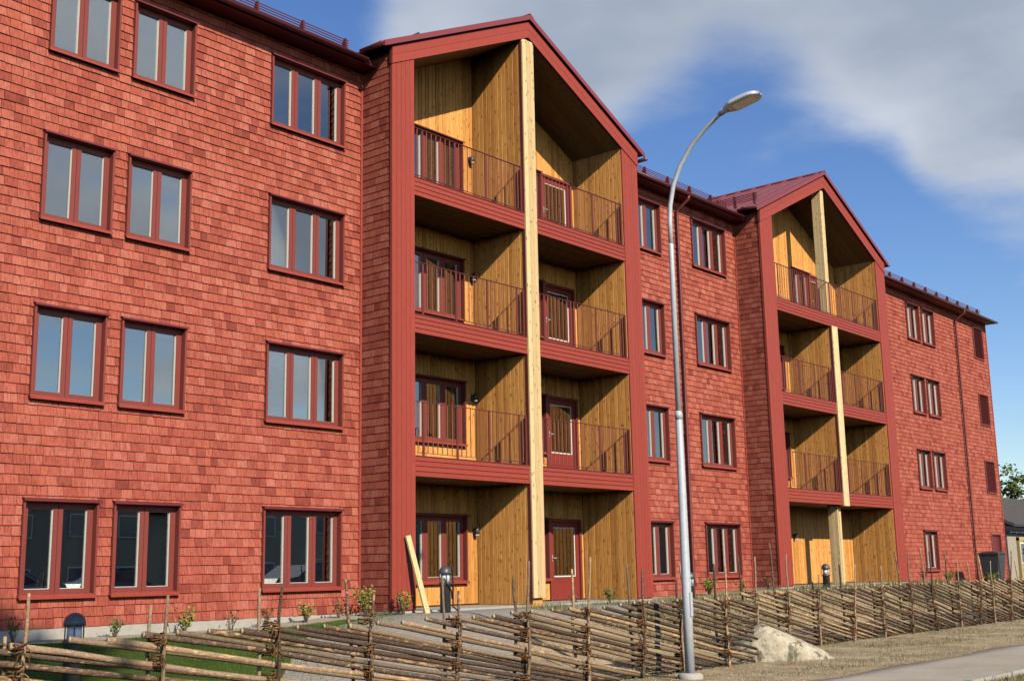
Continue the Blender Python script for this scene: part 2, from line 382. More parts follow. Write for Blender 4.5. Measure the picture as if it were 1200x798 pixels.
# ------------------------------------------------------------------ the apartment building
BLD = thing('apartment_building', 'four storey red shingled apartment building with gabled timber balcony bays', 'building')
Z1 = 11.77                                   # soffit height
YF = -.933                                   # front of the bays
YB = .70                                     # back wall of the balconies
ROWS = [(1.014, 2.515), (4.112, 5.618), (7.035, 8.516), (9.95, 11.40)]
W2, W3 = 1.288, 1.915
BAYS = [dict(p0=11.921, p1=12.575, m0=16.195, m1=16.61, p2=20.227, p3=20.914, c=16.43, z0=13.85, zt=14.40, base=.59),
        dict(p0=27.535, p1=28.324, m0=32.05, m1=32.44, p2=36.013, p3=36.744, c=32.14, z0=13.82, zt=14.38, base=.72)]
SLABS = [(3.175, 3.589), (6.10, 6.503), (9.028, 9.432)]
XL, XR = -1.5, 49.845
wins = []                                    # (kind, x, z0, z1)
for x, k in ((1.6, 3), (4.862, 2), (6.427, 2), (9.492, 3), (22.01, 2), (24.965, 3), (40.736, 2), (42.279, 2)):
    for i, (a, b_) in enumerate(ROWS):
        if x == 42.279 and i == 0: continue
        wins.append((k, x, a, b_))
louvres = [(48.126, 49.324, a, b_) for a, b_ in ((4.194, 5.616), (7.139, 8.528), (10.067, 11.493))]
door_e = (48.126, 49.324, .22, 2.50)
SECT = [(XL, 11.921, 'a'), (20.914, 27.535, 'c'), (36.744, XR, 'e')]
def openings(a, b_):
    r = [(x, x+(W2 if k == 2 else W3), z0, z1) for k, x, z0, z1 in wins if a < x < b_]
    r += [q for q in louvres+[door_e] if a < q[0] < b_]
    return r
def zplinth(x): return .561 + (.05 if x > 20 else 0) + (-.12 if x > 38 else 0) * 0
WALLS = []
def cells(mb, x0, x1, z0, z1, ops, y0, y1):
    xs = sorted({x0, x1, *[q for o in ops for q in o[:2]]}); zs = sorted({z0, z1, *[q for o in ops for q in o[2:]]})
    xs = [q for q in xs if x0 <= q <= x1]; zs = [q for q in zs if z0 <= q <= z1]
    for i in range(len(xs)-1):
        j = 0
        while j < len(zs)-1:
            def solid(j): 
                cx, cz = (xs[i]+xs[i+1])/2, (zs[j]+zs[j+1])/2
                return not any(o[0] < cx < o[1] and o[2] < cz < o[3] for o in ops)
            if not solid(j): j += 1; continue
            k = j
            while k+1 < len(zs)-1 and solid(k+1): k += 1
            mb.box(xs[i], xs[i+1], y0, y1, zs[j], zs[k+1]); j = k+1
for a, b_, nm in SECT:
    mb = MB(); zp = .50 if nm == 'a' else .45
    cells(mb, a, b_, zp if nm != 'e' else .1, Z1+.4, openings(a, b_), 0.0, .22)
    WALLS.append(part('wall', mb, 'wall_backing', BLD))
mb = MB(); mb.box(XR-.22, XR, .22, 12, .1, Z1+.4); mb.box(XL, XL+.2, .22, 12, .1, Z1+.4); mb.box(XL, XR, 12, 12.2, .1, Z1+.4)
part('wall', mb, 'red_board', BLD)
for a, b_, nm in SECT: part('plinth', MB().box(a, b_, -.012 if nm != 'e' else .004, .21, -.3, .545 if nm == 'a' else (.56 if nm == 'c' else .18)), 'concrete', BLD)

# shingles --------------------------------------------------------
PITCHZ = .157
def shingle_rows(length, z0, z1, ops):
    """(s0, s1, za, zb) rectangles along a wall"""
    outl = []; n = int(math.ceil((z1-z0)/PITCHZ))
    for k in range(n):
        a = z0+k*PITCHZ; bz = min(a+PITCHZ, z1); s = -U(0, .2)
        while s < length:
            w = random.choice((U(.10, .15), U(.14, .22), U(.18, .27), U(.2, .25)))
            s0, s1 = max(0, s), min(length, s+w); s += w
            if s1-s0 < .03: continue
            rects = [(s0, s1, a, bz)]
            for o in ops:
                nr = []
                for q in rects:
                    if q[1] <= o[0] or q[0] >= o[1] or q[3] <= o[2] or q[2] >= o[3]: nr.append(q); continue
                    if q[0] < o[0]: nr.append((q[0], o[0], q[2], q[3]))
                    if q[1] > o[1]: nr.append((o[1], q[1], q[2], q[3]))
                    m0, m1 = max(q[0], o[0]), min(q[1], o[1])
                    if q[2] < o[2]: nr.append((m0, m1, q[2], o[2]))
                    if q[3] > o[3]: nr.append((m0, m1, o[3], q[3]))
                rects = nr
            outl += [q for q in rects if q[1]-q[0] > .012 and q[3]-q[2] > .012]
    return outl
UNIT = MB()                                 # unit shingle: x 0..1, z 0..1, thicker at its lower edge, facing -y
UNIT.poly([(0,-.026,0),(1,-.026,0),(1,.001,0),(0,.001,0),(0,-.006,1),(1,-.006,1),(1,.001,1),(0,.001,1)], [(0,3,2,1),(0,1,5,4),(1,2,6,5),(3,0,4,7)])
unit_me = UNIT.mesh('shingle', 'shingle')
SH = MB(); cand = []
def area(pts):
    q = [];
    for p in pts:
        d = Vector(p)-CAM; w = d.dot(_fw); q.append((600+FPX*d.dot(RT)/w, 399-FPX*d.dot(UP)/w))
    a = abs((q[1][0]-q[0][0])*(q[2][1]-q[0][1])-(q[1][1]-q[0][1])*(q[2][0]-q[0][0]))
    cx = sum(p[0] for p in q)/3; cy = sum(p[1] for p in q)/3
    return a if 4 < cx < 1196 and 4 < cy < 725 else 0
allr = []
for wi, (a, b_, nm) in enumerate(SECT):
    zs = .545 if nm == 'a' else (.56 if nm == 'c' else .2)
    for q in shingle_rows(b_-a, zs, Z1, [(o[0]-a, o[1]-a, o[2], o[3]) for o in openings(a, b_)]):
        r_ = (q[0]+a, q[1]+a, q[2], q[3]); ar = area([(r_[0],0,r_[2]),(r_[1],0,r_[2]),(r_[0],0,r_[3])]) if wi == 0 else 0
        allr.append((ar, r_))
allr.sort(key=lambda e: -e[0])
for k, (ar, (x0, x1, z0, z1)) in enumerate(allr):
    g_ = .0065; yo = U(-.006, .001); dz = U(-.006, .004)
    if k < 300:
        put('shingle', unit_me, WALLS[0], (x0+g_*.5, yo, z0+dz), (x1-x0-g_, 1, z1-z0+.012))
    else:
        xa, xb, za, zc = x0+g_*.5, x1-g_*.5, z0+dz, z1+.006
        t0 = -.026+yo; t1 = -.006
        SH.poly([(xa,t0,za),(xb,t0,za),(xb,0.001,za),(xa,0.001,za),(xa,t1,zc),(xb,t1,zc),(xb,.001,zc),(xa,.001,zc)], [(0,3,2,1),(0,1,5,4),(1,2,6,5),(3,0,4,7)])
cheeks = MB()
for B in BAYS:
    X = B['p0']+.03; ln = -YF-.075
    cheeks.box(X, X+.12, YF+.07, .0, B['base'], Z1+.25)
    for q in shingle_rows(ln, B['base']-.02, Z1+.20, []):
        ya, yb = -q[0]-.003, -q[1]+.003           # going forward from the wall to the front of the bay
        dz = U(-.005, .003); t0 = X-.015; t1 = X-.004
        SH.poly([(t0,ya,q[2]+dz),(t0,yb,q[2]+dz),(X,yb,q[2]+dz),(X,ya,q[2]+dz),(t1,ya,q[3]+.006),(t1,yb,q[3]+.006),(X,yb,q[3]+.006),(X,ya,q[3]+.006)], [(0,3,2,1),(0,1,5,4),(1,2,6,5),(3,0,4,7)])
    cheeks.box(B['p3']-.12, B['p3']-.03, YF+.07, .0, B['base'], Z1+.25)
part('wall', cheeks, 'wall_backing', BLD)
part('shingle_cladding', SH, 'shingle', BLD, kind='stuff')
for B in BAYS:
    part('corner_trim', MB().box(B['p0']-.045, B['p0']+.008, -.042, -.001, .56, Z1), 'red_board', BLD); part('corner_trim', MB().box(B['p3']-.02, B['p3']+.04, -.042, -.001, .56, Z1), 'red_board', BLD)
part('corner_trim', MB().box(XR-.06, XR+.03, -.035, .05, .2, Z1), 'red_board', BLD)

# windows -----------------------------------------------------------
def lite_layout(W, n):
    edge, mul = .135, .165                 # red between frame edge and pane, red between two panes
    pw = (W-2*edge-(n-1)*mul)/n
    return [(edge+i*(pw+mul), edge+i*(pw+mul)+pw) for i in range(n)]
WH = 1.49
def build_window(n, W, H=WH, blind=False, recess=.0):
    root = put('window', None, BLD)
    mb = MB(); tk = .035
    # casing: four boards standing proud of the shingles
    mb.box(0, tk, -.075, .15, 0, H); mb.box(W-tk, W, -.075, .15, 0, H)
    mb.box(tk, W-tk, -.075, .15, H-tk, H); mb.box(tk, W-tk, -.070, .15, 0, tk)
    me = mb.mesh('window', 'red_window'); root.data if root.data else None
    bpy.data.objects.remove(root); root = put('window', me, BLD)
    fr = MB(); yf, yb = .045, .10
    ls = lite_layout(W, n); zt, zl = H-.13, .125
    for i, (a, b_) in enumerate(ls):
        l = tk if i == 0 else (ls[i-1][1]+a)/2+.004
        r_ = W-tk if i == n-1 else (b_+ls[i+1][0])/2-.004
        s = MB()
        s.box(l, a, yf, yb, tk, H-tk); s.box(b_, r_, yf, yb, tk, H-tk); s.box(a, b_, yf, yb, zt, H-tk); s.box(a, b_, yf, yb, tk, zl)
        part('sash', s, 'red_window', root)
        # white reveal, splayed, between the red sash and the pane set deep behind it
        d0, d1, q, qt = yf+.012, .093, .009, .009
        A = [(a,d0,zl),(b_,d0,zl),(b_,d0,zt),(a,d0,zt)]; Bq = [(a+q,d1,zl+qt),(b_-q,d1,zl+qt),(b_-q,d1,zt-qt),(a+q,d1,zt-qt)]
        O = [(a-.03,d1,zl-.03),(b_+.03,d1,zl-.03),(b_+.03,d1,zt+.03),(a-.03,d1,zt+.03)]
        w_ = MB(); w_.poly(A+Bq+O, [(0,1,5,4),(1,2,6,5),(2,3,7,6),(3,0,4,7)]+[(4,5,9,8),(5,6,10,9),(6,7,11,10),(7,4,8,11)]); part('reveal', w_, 'white_paint', root)
        cx, cz, hx, hz = (a+b_)/2, (zl+zt)/2, (b_-a)/2-q+.004, (zt-zl)/2-qt+.004
        p = MB(); p.box(-hx, hx, .0, .006, -hz, hz); part('pane', p, 'glass', root, loc=(cx, d1-.004, cz))
        if blind:
            bl = MB(); bl.box(a-.03, b_+.03, .24, .25, zl-.03, zt+.03); part('curtain', bl, 'blind', root)
    h = MB(); h.prism([(-.118, H+.004), (-.118, H-.028), (-.112, H-.028), (-.108, H+.008), (-.0, H+.026), (-.0, H+.034)], 'x', -.015, W+.015)
    part('hood', h, 'red_dark', root)
    h = MB(); h.prism([(-.105, -.028), (-.105, .012), (-.066, .035), (.0, .050), (0, .02), (-.09, -.02)], 'x', -.012, W+.012)
    part('sill', h, 'red_board', root)
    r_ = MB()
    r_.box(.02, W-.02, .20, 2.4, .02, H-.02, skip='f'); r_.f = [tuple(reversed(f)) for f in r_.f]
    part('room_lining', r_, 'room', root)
    return root
proto = {}
for k, W in ((2, W2), (3, W3)): proto[k] = build_window(k, W)
used = set()
def place(kind, x, y, z0, z1):
    o = proto[kind] if kind not in used else copy_tree(proto[kind], BLD)
    used.add(kind); o.location = (x, y, z0); o.scale = (1, 1, (z1-z0)/WH)
    for ch in o.children:
        if ch.name.startswith('pane'): ch.rotation_euler = (math.radians(U(-.35, .35)), 0, math.radians(U(-.35, .35)))
    return o
for k, x, a, b_ in wins: place(k, x, 0, a, b_)
# louvred infill panels and the end door
def louvre():
    W, H = 1.198, 1.41; mb = MB()
    mb.box(0, .05, -.06, .1, 0, H); mb.box(W-.05, W, -.06, .1, 0, H); mb.box(.05, W-.05, -.06, .1, H-.05, H); mb.box(.05, W-.05, -.06, .1, 0, .05)
    root = part('louvre_panel', mb, 'red_window', BLD)
    s = MB(); s.hexa([(.05,.005,0),(W-.05,.005,0),(W-.05,.06,.03),(.05,.06,.03),(.05,.0,.012),(W-.05,.0,.012),(W-.05,.055,.045),(.05,.055,.045)])
    me = s.mesh('slat', 'red_dark')
    for i in range(26): put('slat', me, root, (0, 0, .055+i*.05))
    bk = MB(); bk.box(.05, W-.05, .09, .1, .05, H-.05); part('backing', bk, 'red_dark', root)
    return root
lp = louvre()
for i, (x, _, a, b_) in enumerate(louvres):
    o = lp if i == 0 else copy_tree(lp, BLD); o.location = (x, 0, a); o.scale = (1, 1, (b_-a)/1.41)
mb = MB(); x0, x1, a, b_ = door_e
mb.box(x0, x0+.06, -.05, .12, a, b_); mb.box(x1-.06, x1, -.05, .12, a, b_); mb.box(x0+.06, x1-.06, -.05, .12, b_-.06, b_)
dr = part('door', mb, 'red_window', BLD)
mb = MB(); mb.box(x0+.06, x1-.06, .05, .1, a, b_-.06); part('door_leaf', mb, 'red_dark', dr)

# main roof, eaves, gutters, snow guards -----------------------------------
TAN = .47
mb = MB()
def slab2(mb, pts, th):
    """roof sheet from a quad, with thickness"""
    q = [Vector(p) for p in pts]; n = (q[1]-q[0]).cross(q[3]-q[0]).normalized()*th
    mb.hexa([p-n for p in q]+[p for p in q])
ridge_y = 6.1
rz = lambda y: 11.86+TAN*(y+.47)
for a, b_ in ((XL-.3, 11.61), (21.19, 27.23), (36.99, XR+.02)):
    slab2(mb, [(a,-.47,rz(-.47)),(b_,-.47,rz(-.47)),(b_,1.2,rz(1.2)),(a,1.2,rz(1.2))], .06)
for a, b_ in ((XL-.3, XR+.02),):
    slab2(mb, [(a,1.2,rz(1.2)),(b_,1.2,rz(1.2)),(b_,ridge_y,rz(ridge_y)),(a,ridge_y,rz(ridge_y))], .06)
    slab2(mb, [(a,ridge_y,11.86+TAN*(ridge_y+.47)),(b_,ridge_y,11.86+TAN*(ridge_y+.47)),(b_,12.67,11.86),(a,12.67,11.86)], .06)
roof = part('roof', mb, 'red_metal', BLD)
mb = MB()
for a, b_ in ((XL-.3, 11.945), (20.88, 27.56), (36.72, XR+.01)):
    part('soffit', MB().box(a, b_, -.44, .2, Z1, Z1+.03), 'red_dark', BLD)
    part('fascia', MB().box(a, b_, -.462, -.44, Z1-.02, Z1+.095), 'red_dark', BLD)
for sgn, x in ((1, XR),):
    mb.prism([(-.44, Z1+.03), (ridge_y, Z1+.03+TAN*(ridge_y+.44)), (12.6, Z1+.03)], 'x', x-.2, x)
part('gable_end', mb, 'red_dark', BLD)
def gutter(path_a, path_b, name='gutter'):
    a, b_ = Vector(path_a), Vector(path_b); d = (b_-a).normalized(); side = Vector((d.y, -d.x, 0)); mb = MB()
    n = 9; ring = []
    for i in range(n):
        w = math.pi*i/(n-1); ring.append((math.cos(w)*.07, -math.sin(w)*.07))
    prof = ring + [(x*.9, z*.9) for x, z in reversed(ring)]
    pts = [a+side*x+Vector((0,0,z)) for x, z in prof] + [b_+side*x+Vector((0,0,z)) for x, z in prof]
    k = len(prof); mb.poly(pts, [(i, (i+1) % k, k+(i+1) % k, k+i) for i in range(k)]+[tuple(reversed(range(k))), tuple(range(k, 2*k))])
    return part(name, mb, 'gutter_metal', BLD, True)
for a, b_ in ((XL-.3, 11.60), (21.2, 27.22), (37.0, XR+.05)): gutter((a, -.535, 11.835), (b_, -.535, 11.835))
for B in BAYS:
    gutter((B['p0']-.37, -.40, 12.05), (B['p0']-.37, YF-.12, 12.05)); 
    gutter((B['p3']+.33, YF-.10, 12.03), (B['p3']+.33, -.40, 12.03))
def downpipe(x, zlow):
    mb = MB(); r_ = .045
    mb.tube([(x, -.535, 11.78), (x, -.52, 11.68), (x, -.16, 11.45), (x, -.11, 11.34), (x, -.11, 11.2), (x, -.11, zlow+.2), (x, -.16, zlow)], r_, 10)
    o = part('downpipe', mb, 'rail_metal', BLD, True)
    for z in (2.2, 4.9, 7.6, 10.3):
        c = MB(); c.lathe([(.054, z-.02), (.054, z+.02)], 12, (x, -.11)); c.box(x-.012, x+.012, -.06, .0, z-.012, z+.012); part('pipe_clip', c, 'rail_metal', o)
downpipe(24.12, .8); downpipe(45.91, .35); downpipe(-.4, .5)
def snow_guard(x0, x1, first, pitch):
    mb = MB()
    for k in range(5):
        z = 12.20+k*.052; mb.tube([(x0, .06-k*.004, z), (x1, .06-k*.004, z)], .011, 6)
    g_ = part('snow_guard', mb, 'rail_metal', BLD)
    x = first
    bm_ = MB(); bm_.prism([(-.02, 12.08), (.22, 12.19), (.10, 12.45), (.04, 12.45), (.02, 12.2)], 'x', -.022, .022)
    me = bm_.mesh('bracket', 'gutter_metal')
    while x < x1-.05:
        put('bracket', me, g_, (x, 0, 0)); x += pitch
snow_guard(XL, 11.58, XL+.25, 1.16); snow_guard(21.1, 27.3, 21.62, 1.19); snow_guard(37.0, XR-.25, 37.35, 1.195)

# the two balcony bays --------------------------------------------------------
def unit_board(name, matn, ax='z'):
    """unit board 1 x 1 x 1 with its long edges eased, front towards -y, centre on its base"""
    e = .06; mb = MB()
    p = [(-.5, .0), (-.5, -.6), (-.5+e, -1), (.5-e, -1), (.5, -.6), (.5, 0)]
    mb.prism(p, 'z', 0, 1); me = mb.mesh(name, matn)
    return me
ME = {n: unit_board(n, mt) for n, mt in (('pillar_board', 'red_board'), ('fascia_board', 'red_board'), ('gable_board', 'red_board'), ('partition_board', 'pine_board'), ('back_wall_board', 'pine_board'), ('ceiling_board', 'pine_ceiling'), ('post_board', 'post_board'))}
PI = math.pi
count = dict(back=0)
def vboards(name, parent, x0, x1, y, th, z0, ztop, pitch, mats=None):
    """vertical boards on a wall facing -y"""
    n = max(1, round((x1-x0)/pitch)); w = (x1-x0)/n
    for i in range(n):
        xc = x0+(i+.5)*w; zt = ztop(xc) if callable(ztop) else ztop
        if zt-z0 < .03: continue
        put(name, ME[name], parent, (xc, y+U(-.0015, .0015), z0), (w-.005, th, zt-z0))
def vboards_join(mb, x0, x1, y, th, z0, ztop, pitch):
    n = max(1, round((x1-x0)/pitch)); w = (x1-x0)/n
    for i in range(n):
        xc = x0+(i+.5)*w; zt = ztop(xc) if callable(ztop) else ztop
        if zt-z0 > .03: mb.box(xc-w/2+.0025, xc+w/2-.0025, y-th, y, z0, zt)
def balcony_window_openings(B, i):
    d = 0 if B is BAYS[0] else B['m0']-BAYS[0]['m0']
    r = []
    base = [1.062, 4.127, 7.04, 9.945][i]
    top = base+1.475
    fl = [B['base']-.02, 3.60, 6.515, 9.445][i]
    if B is BAYS[1] and i == 0: return [], [], fl
    if B is BAYS[1] and i == 3:
        return [(2, 32.60, base, top)], [(33.92, 35.04, fl, top)], fl
    ws = [(3, 13.87+d, base, top), (1, 17.78+d, base, top)]
    ds = [(18.80+d, 20.09+d, fl, top)] 
    return ws, ds, fl
def small_window():
    W, H = 1.0, WH
    return build_window(1, W, H, True)
p1 = None
proto_b = {}
def door_build(W, H):
    mb = MB()
    mb.box(0, .07, -.05, .1, 0, H); mb.box(W-.07, W, -.05, .1, 0, H); mb.box(.07, W-.07, -.05, .1, H-.07, H)
    root = part('balcony_door', mb, 'red_window', BLD)
    a, b_ = .07, W-.07; l = MB(); ga, gb, gz0, gz1 = a+.13, b_-.13, .56, H-.20
    l.box(a, ga, .005, .06, .01, H-.075); l.box(gb, b_, .005, .06, .01, H-.075); l.box(ga, gb, .005, .06, gz1, H-.075); l.box(ga, gb, .005, .06, .01, .40); l.box(ga, gb, .005, .06, .40, gz0)
    part('door_leaf', l, 'red_door', root)
    p = MB(); p.box(ga-.003, gb+.003, .03, .036, gz0-.003, gz1+.003); part('pane', p, 'glass', root)
    w = MB(); q = .03
    for (x0, x1, z0, z1) in ((ga-.02, ga+q*.6, gz0, gz1), (gb-q, gb+.02, gz0, gz1), (ga, gb, gz1-q, gz1), (ga, gb, gz0, gz0+q)): w.box(x0, x1, .022, .029, z0, z1)
    part('glazing_bead', w, 'white_paint', root)
    c = MB(); c.box(ga-.05, gb+.05, .22, .23, .3, H-.1); part('curtain', c, 'blind', root)
    h = MB(); h.tube([(a+.06, .005, 1.02), (a+.06, -.05, 1.02), (a+.16, -.055, 1.02)], .011, 8); h.box(a+.04, a+.08, -.004, .008, .95, 1.09); part('handle', h, 'galvanised', root)
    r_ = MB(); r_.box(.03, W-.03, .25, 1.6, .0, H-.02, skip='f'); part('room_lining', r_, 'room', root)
    return root
def get_b(kind):
    if kind not in proto_b:
        proto_b[kind] = build_window(kind if kind != 1 else 1, {1: .99, 2: W2, 3: W3}[kind], WH, True); return proto_b[kind]
    return copy_tree(proto_b[kind], BLD)
door_proto = None
DW, DH = 1.29, 1.98
def wall_lamp(x, z):
    mb = MB()
    prof = [(.012, z-.085), (.055, z-.08), (.058, z-.01), (.05, z+.05), (.02, z+.085)]
    mb.lathe(prof, 14, (x, YB-.13)); mb.box(x-.04, x+.04, YB-.075, YB-.028, z-.06, z+.06)
    o = part('wall_lamp', mb, 'dark_metal', BLD, True)
    d = MB(); d.lathe([(.05, z-.10), (.05, z-.082)], 14, (x, YB-.13)); part('lens', d, 'diffuser', o)
NBAL = 0
for bi, B in enumerate(BAYS):
    p0, p1_, m0, m1, p2, p3, c, z0, base = (B[k] for k in ('p0', 'p1', 'm0', 'm1', 'p2', 'p3', 'c', 'z0', 'base'))
    zlow = lambda x, c=c, z0=z0: z0-TAN*abs(x-c)
    # plinth and ground slab
    for q in ((p0+.02, p1_-.01, YF+.04, .2, -.2, base), (p2+.01, p3-.02, YF+.04, .2, -.2, base)): part('plinth', MB().box(*q), 'concrete', BLD)
    part('terrace_slab', MB().box(p1_-.01, p2+.01, YF+.10, 1.0, -.2, base-.035), 'concrete', BLD)
    # pillars
    for a, b_ in ((p0, p1_), (p2, p3)):
        core = MB(); 
        xa_ = a+.06 if a == p0 else a+.004
        core.hexa([(xa_, YF+.03, base), (b_-.004, YF+.03, base), (b_-.004, -.0, base), (xa_, -.0, base), (xa_, YF+.03, zlow(a)+.1), (b_-.004, YF+.03, zlow(b_)+.1), (b_-.004, -.0, zlow(b_)+.1), (xa_, -.0, zlow(a)+.1)])
        core.box(a+.004, xa_, YF+.03, YF+.074, base, zlow(a)+.06) if a == p0 else None
        pl = part('pillar', core, 'red_board', BLD)
        vboards('pillar_board', pl, a, b_, YF+.03, .03, base-.005, lambda x: zlow(x)+.03, .13)
    # back wall and boards, one per storey
    for i in range(4):
        ws, ds, fl = balcony_window_openings(B, i)
        zt = SLABS[i][0]+.03 if i < 3 else None
        ops = [(x, x+{1: .99, 2: W2, 3: W3}[k], a, b_) for k, x, a, b_ in ws] + [(a, b_, z_, t_) for a, b_, z_, t_ in ds]
        mb = MB(); cells(mb, p1_-.2, p2+.2, fl-.1, (zt if i < 3 else 11.9), ops, YB, YB+.15)
        if i == 3: mb.poly([(p1_-.2, yy, 11.9) for yy in (YB, YB+.15)]+[(c, yy, zlow(c)+.02) for yy in (YB, YB+.15)]+[(p2+.2, yy, 11.9) for yy in (YB, YB+.15)], [(0,4,2), (1,3,5), (0,2,3,1), (2,4,5,3)])
        bw = part('back_wall', mb, 'wall_backing', BLD)
        joined = MB()
        ranges = [(p1_, m0), (m1, p2)] if not (bi == 1 and i in (0, 3)) else [(p1_, p2)]
        for (a, b_) in ranges:
            # cut the boards at the openings: walk over board positions
            n = round((b_-a)/.118); w = (b_-a)/n
            for k in range(n):
                xa, xb = a+k*w, a+(k+1)*w; top = (zt if i < 3 else zlow((xa+xb)/2)+.03)
                segs = [(fl+.02, top)]
                for o in ops:
                    if xb > o[0]+.03 and xa < o[1]-.03:
                        ns = []
                        for s0, s1 in segs:
                            if o[2]-s0 > .05: ns.append((s0, o[2]))
                            if s1-o[3] > .05: ns.append((o[3], s1))
                        segs = ns
                for s0, s1 in segs:
                    if bi == 0 and count['back'] < 298:
                        put('back_wall_board', ME['back_wall_board'], bw, ((xa+xb)/2, YB+.0+U(-.0015, .0015), s0), (w-.005, .022, s1-s0)); count['back'] += 1
                    else: joined.box(xa+.0025, xb-.0025, YB-.022+U(-.0015, .0015), YB, s0, s1)
        if joined.v: part('back_wall_boards', joined, 'pine_board', bw, kind='stuff')
        for k, x, a, b_ in ws:
            o = get_b(k); o.location = (x, YB-.02, a); o.scale = (1, 1, (b_-a)/WH)
        for a, b_, z_, t_ in ds:
            if door_proto is None: o = door_proto = door_build(DW, DH)
            else: o = copy_tree(door_proto, BLD)
            o.location = (a, YB-.02, z_); o.scale = ((b_-a)/DW, 1, (t_-z_)/DH)
        if bi == 0: wall_lamp(16.06, [2.2, 5.27, 8.15, 11.06][i])
        elif i == 0: wall_lamp(31.59, 2.25)
        # partitions facing the left
        xs = [p2] if (bi == 1 and i in (0, 3)) else [m0, p2]
        for X in xs:
            mb = MB(); top = zt if i < 3 else zlow(X)+.05
            if X == m0: mb.box(X+.022, m1-.022, YF+.06, YB-.024, fl-.06, top-.0)
            else: mb.box(X+.022, X+.06, YF+.04, YB-.024, fl-.06, top)
            pw = part('partition', mb, 'pine_board', BLD)
            n = 13; y0, y1 = YF+.045, YB-.024; w = (y1-y0)/n
            for k in range(n):
                put('partition_board', ME['partition_board'], pw, (X+.022+U(-.0015, .0015), y0+(k+.5)*w, fl-.005), (w-.005, .022, top-fl-(0 if i < 3 else .0)), (0, 0, -PI/2))
            if X == m0:
                tb = MB(); tb.box(X-.012, X-.001, YF+.012, YF+.075, fl-.0, top); part('trim', tb, 'red_dark', pw)
        # left-hand inner side, seen from the other way
        mb = MB(); top = zt if i < 3 else zlow(p1_)
        mb.box(p1_-.003, p1_+.019, YF+.05, YB-.024, fl, top); 
        if not (bi == 1 and i in (0, 3)): mb.box(m1-.02, m1+.002, YF+.08, YB-.024, fl, top if i < 3 else zlow(m1))
        part('partition', mb, 'pine_board', BLD)
    # slabs with fascia boards and board ceilings
    for i, (zb0, zt0) in enumerate(SLABS):
        full = bi == 1 and i == 2
        spans = [(p1_, p2)] if full else [(p1_, m0), (m1, p2)]
        mb = MB()
        mb.box(p1_+.002, p2-.002, YF+.055, YB, zb0+.05, zt0-.02)
        sl = part('balcony', mb, 'concrete_dark', BLD)
        for a, b_ in spans:
            h = (zt0-zb0)/4
            for k in range(4):
                put('fascia_board', ME['fascia_board'], sl, (a+.004, YF+.052+U(-.001, .001), zb0+(k+.5)*h), (h-.005, .034, b_-a-.008), (0, PI/2, 0))
            cp = MB(); cp.box(a, b_, YF+.004, YF+.07, zt0-.012, zt0+.006); part('drip_edge', cp, 'red_dark', sl)
        n = 13; y0, y1 = YF+.06, YB-.03; w = (y1-y0)/n
        for a, b_ in ([(p1_, p2)] if (full or (bi == 1 and i == 0)) else [(p1_, m0), (m1, p2)]):
            for k in range(n):
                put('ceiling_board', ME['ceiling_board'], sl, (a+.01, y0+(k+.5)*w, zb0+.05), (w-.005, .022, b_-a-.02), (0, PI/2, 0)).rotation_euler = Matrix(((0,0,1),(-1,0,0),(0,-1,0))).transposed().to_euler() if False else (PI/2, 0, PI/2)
    # gable ceilings along both slopes
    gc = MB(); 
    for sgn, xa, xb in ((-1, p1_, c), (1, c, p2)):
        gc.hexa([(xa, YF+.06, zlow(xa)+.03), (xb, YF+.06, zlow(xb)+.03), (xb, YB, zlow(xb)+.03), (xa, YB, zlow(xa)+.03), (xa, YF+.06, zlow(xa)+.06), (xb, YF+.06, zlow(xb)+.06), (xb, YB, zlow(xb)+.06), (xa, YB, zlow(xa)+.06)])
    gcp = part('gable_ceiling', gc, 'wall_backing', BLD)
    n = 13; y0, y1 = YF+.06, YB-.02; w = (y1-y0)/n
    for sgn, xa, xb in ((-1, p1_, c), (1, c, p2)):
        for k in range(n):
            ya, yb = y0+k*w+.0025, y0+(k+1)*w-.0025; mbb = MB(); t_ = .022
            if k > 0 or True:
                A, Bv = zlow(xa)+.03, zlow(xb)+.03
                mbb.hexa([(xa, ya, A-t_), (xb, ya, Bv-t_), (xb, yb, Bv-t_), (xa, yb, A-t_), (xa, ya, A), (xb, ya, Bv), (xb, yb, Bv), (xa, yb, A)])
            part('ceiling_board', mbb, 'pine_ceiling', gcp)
    # gable boards, verge flashing, roof
    gb = MB(); th = .40
    roofm = MB(); zt = B['zt']
    yv = YF-.085
    for sgn in (-1, 1):
        xe = (p0-.29) if sgn < 0 else (p3+.265)
        xi = p0-.012 if sgn < 0 else p3+.012
        ro = lambda x: zt-.476*abs(x-c)
        # two gable boards
        for k in range(2):
            mbb = MB(); f0, f1 = k*.5, k*.5+.488
            lo = lambda x, f: zlow(x)+(ro(x)-.15-zlow(x))*f
            q = [(xi, lo(xi, f0)), (c, lo(c, f0)), (c, lo(c, f1)), (xi, lo(xi, f1))]
            y0, y1 = YF-.022-.002*k, YF+.03
            pts = [(x, y0, z) for x, z in q]+[(x, y1, z) for x, z in q]
            mbb.poly(pts, [(0,1,2,3) if sgn < 0 else (3,2,1,0), (7,6,5,4), (0,4,5,1), (1,5,6,2), (2,6,7,3), (3,7,4,0)])
            part('gable_board', mbb, 'red_board', BLD)
        # gable backing behind boards
        q = [(xi, zlow(xi)+.02), (c, zlow(c)+.02), (c, ro(c)-.1), (xi, ro(xi)-.1)]
        gb.poly([(x, YF+.03, z) for x, z in q]+[(x, YF+.075, z) for x, z in q], [(0,1,2,3), (7,6,5,4), (0,4,5,1), (1,5,6,2), (2,6,7,3), (3,7,4,0)])
        # roof sheet
        ye = 4.9
        q = [(xe, ro(xe)), (c, ro(c))]
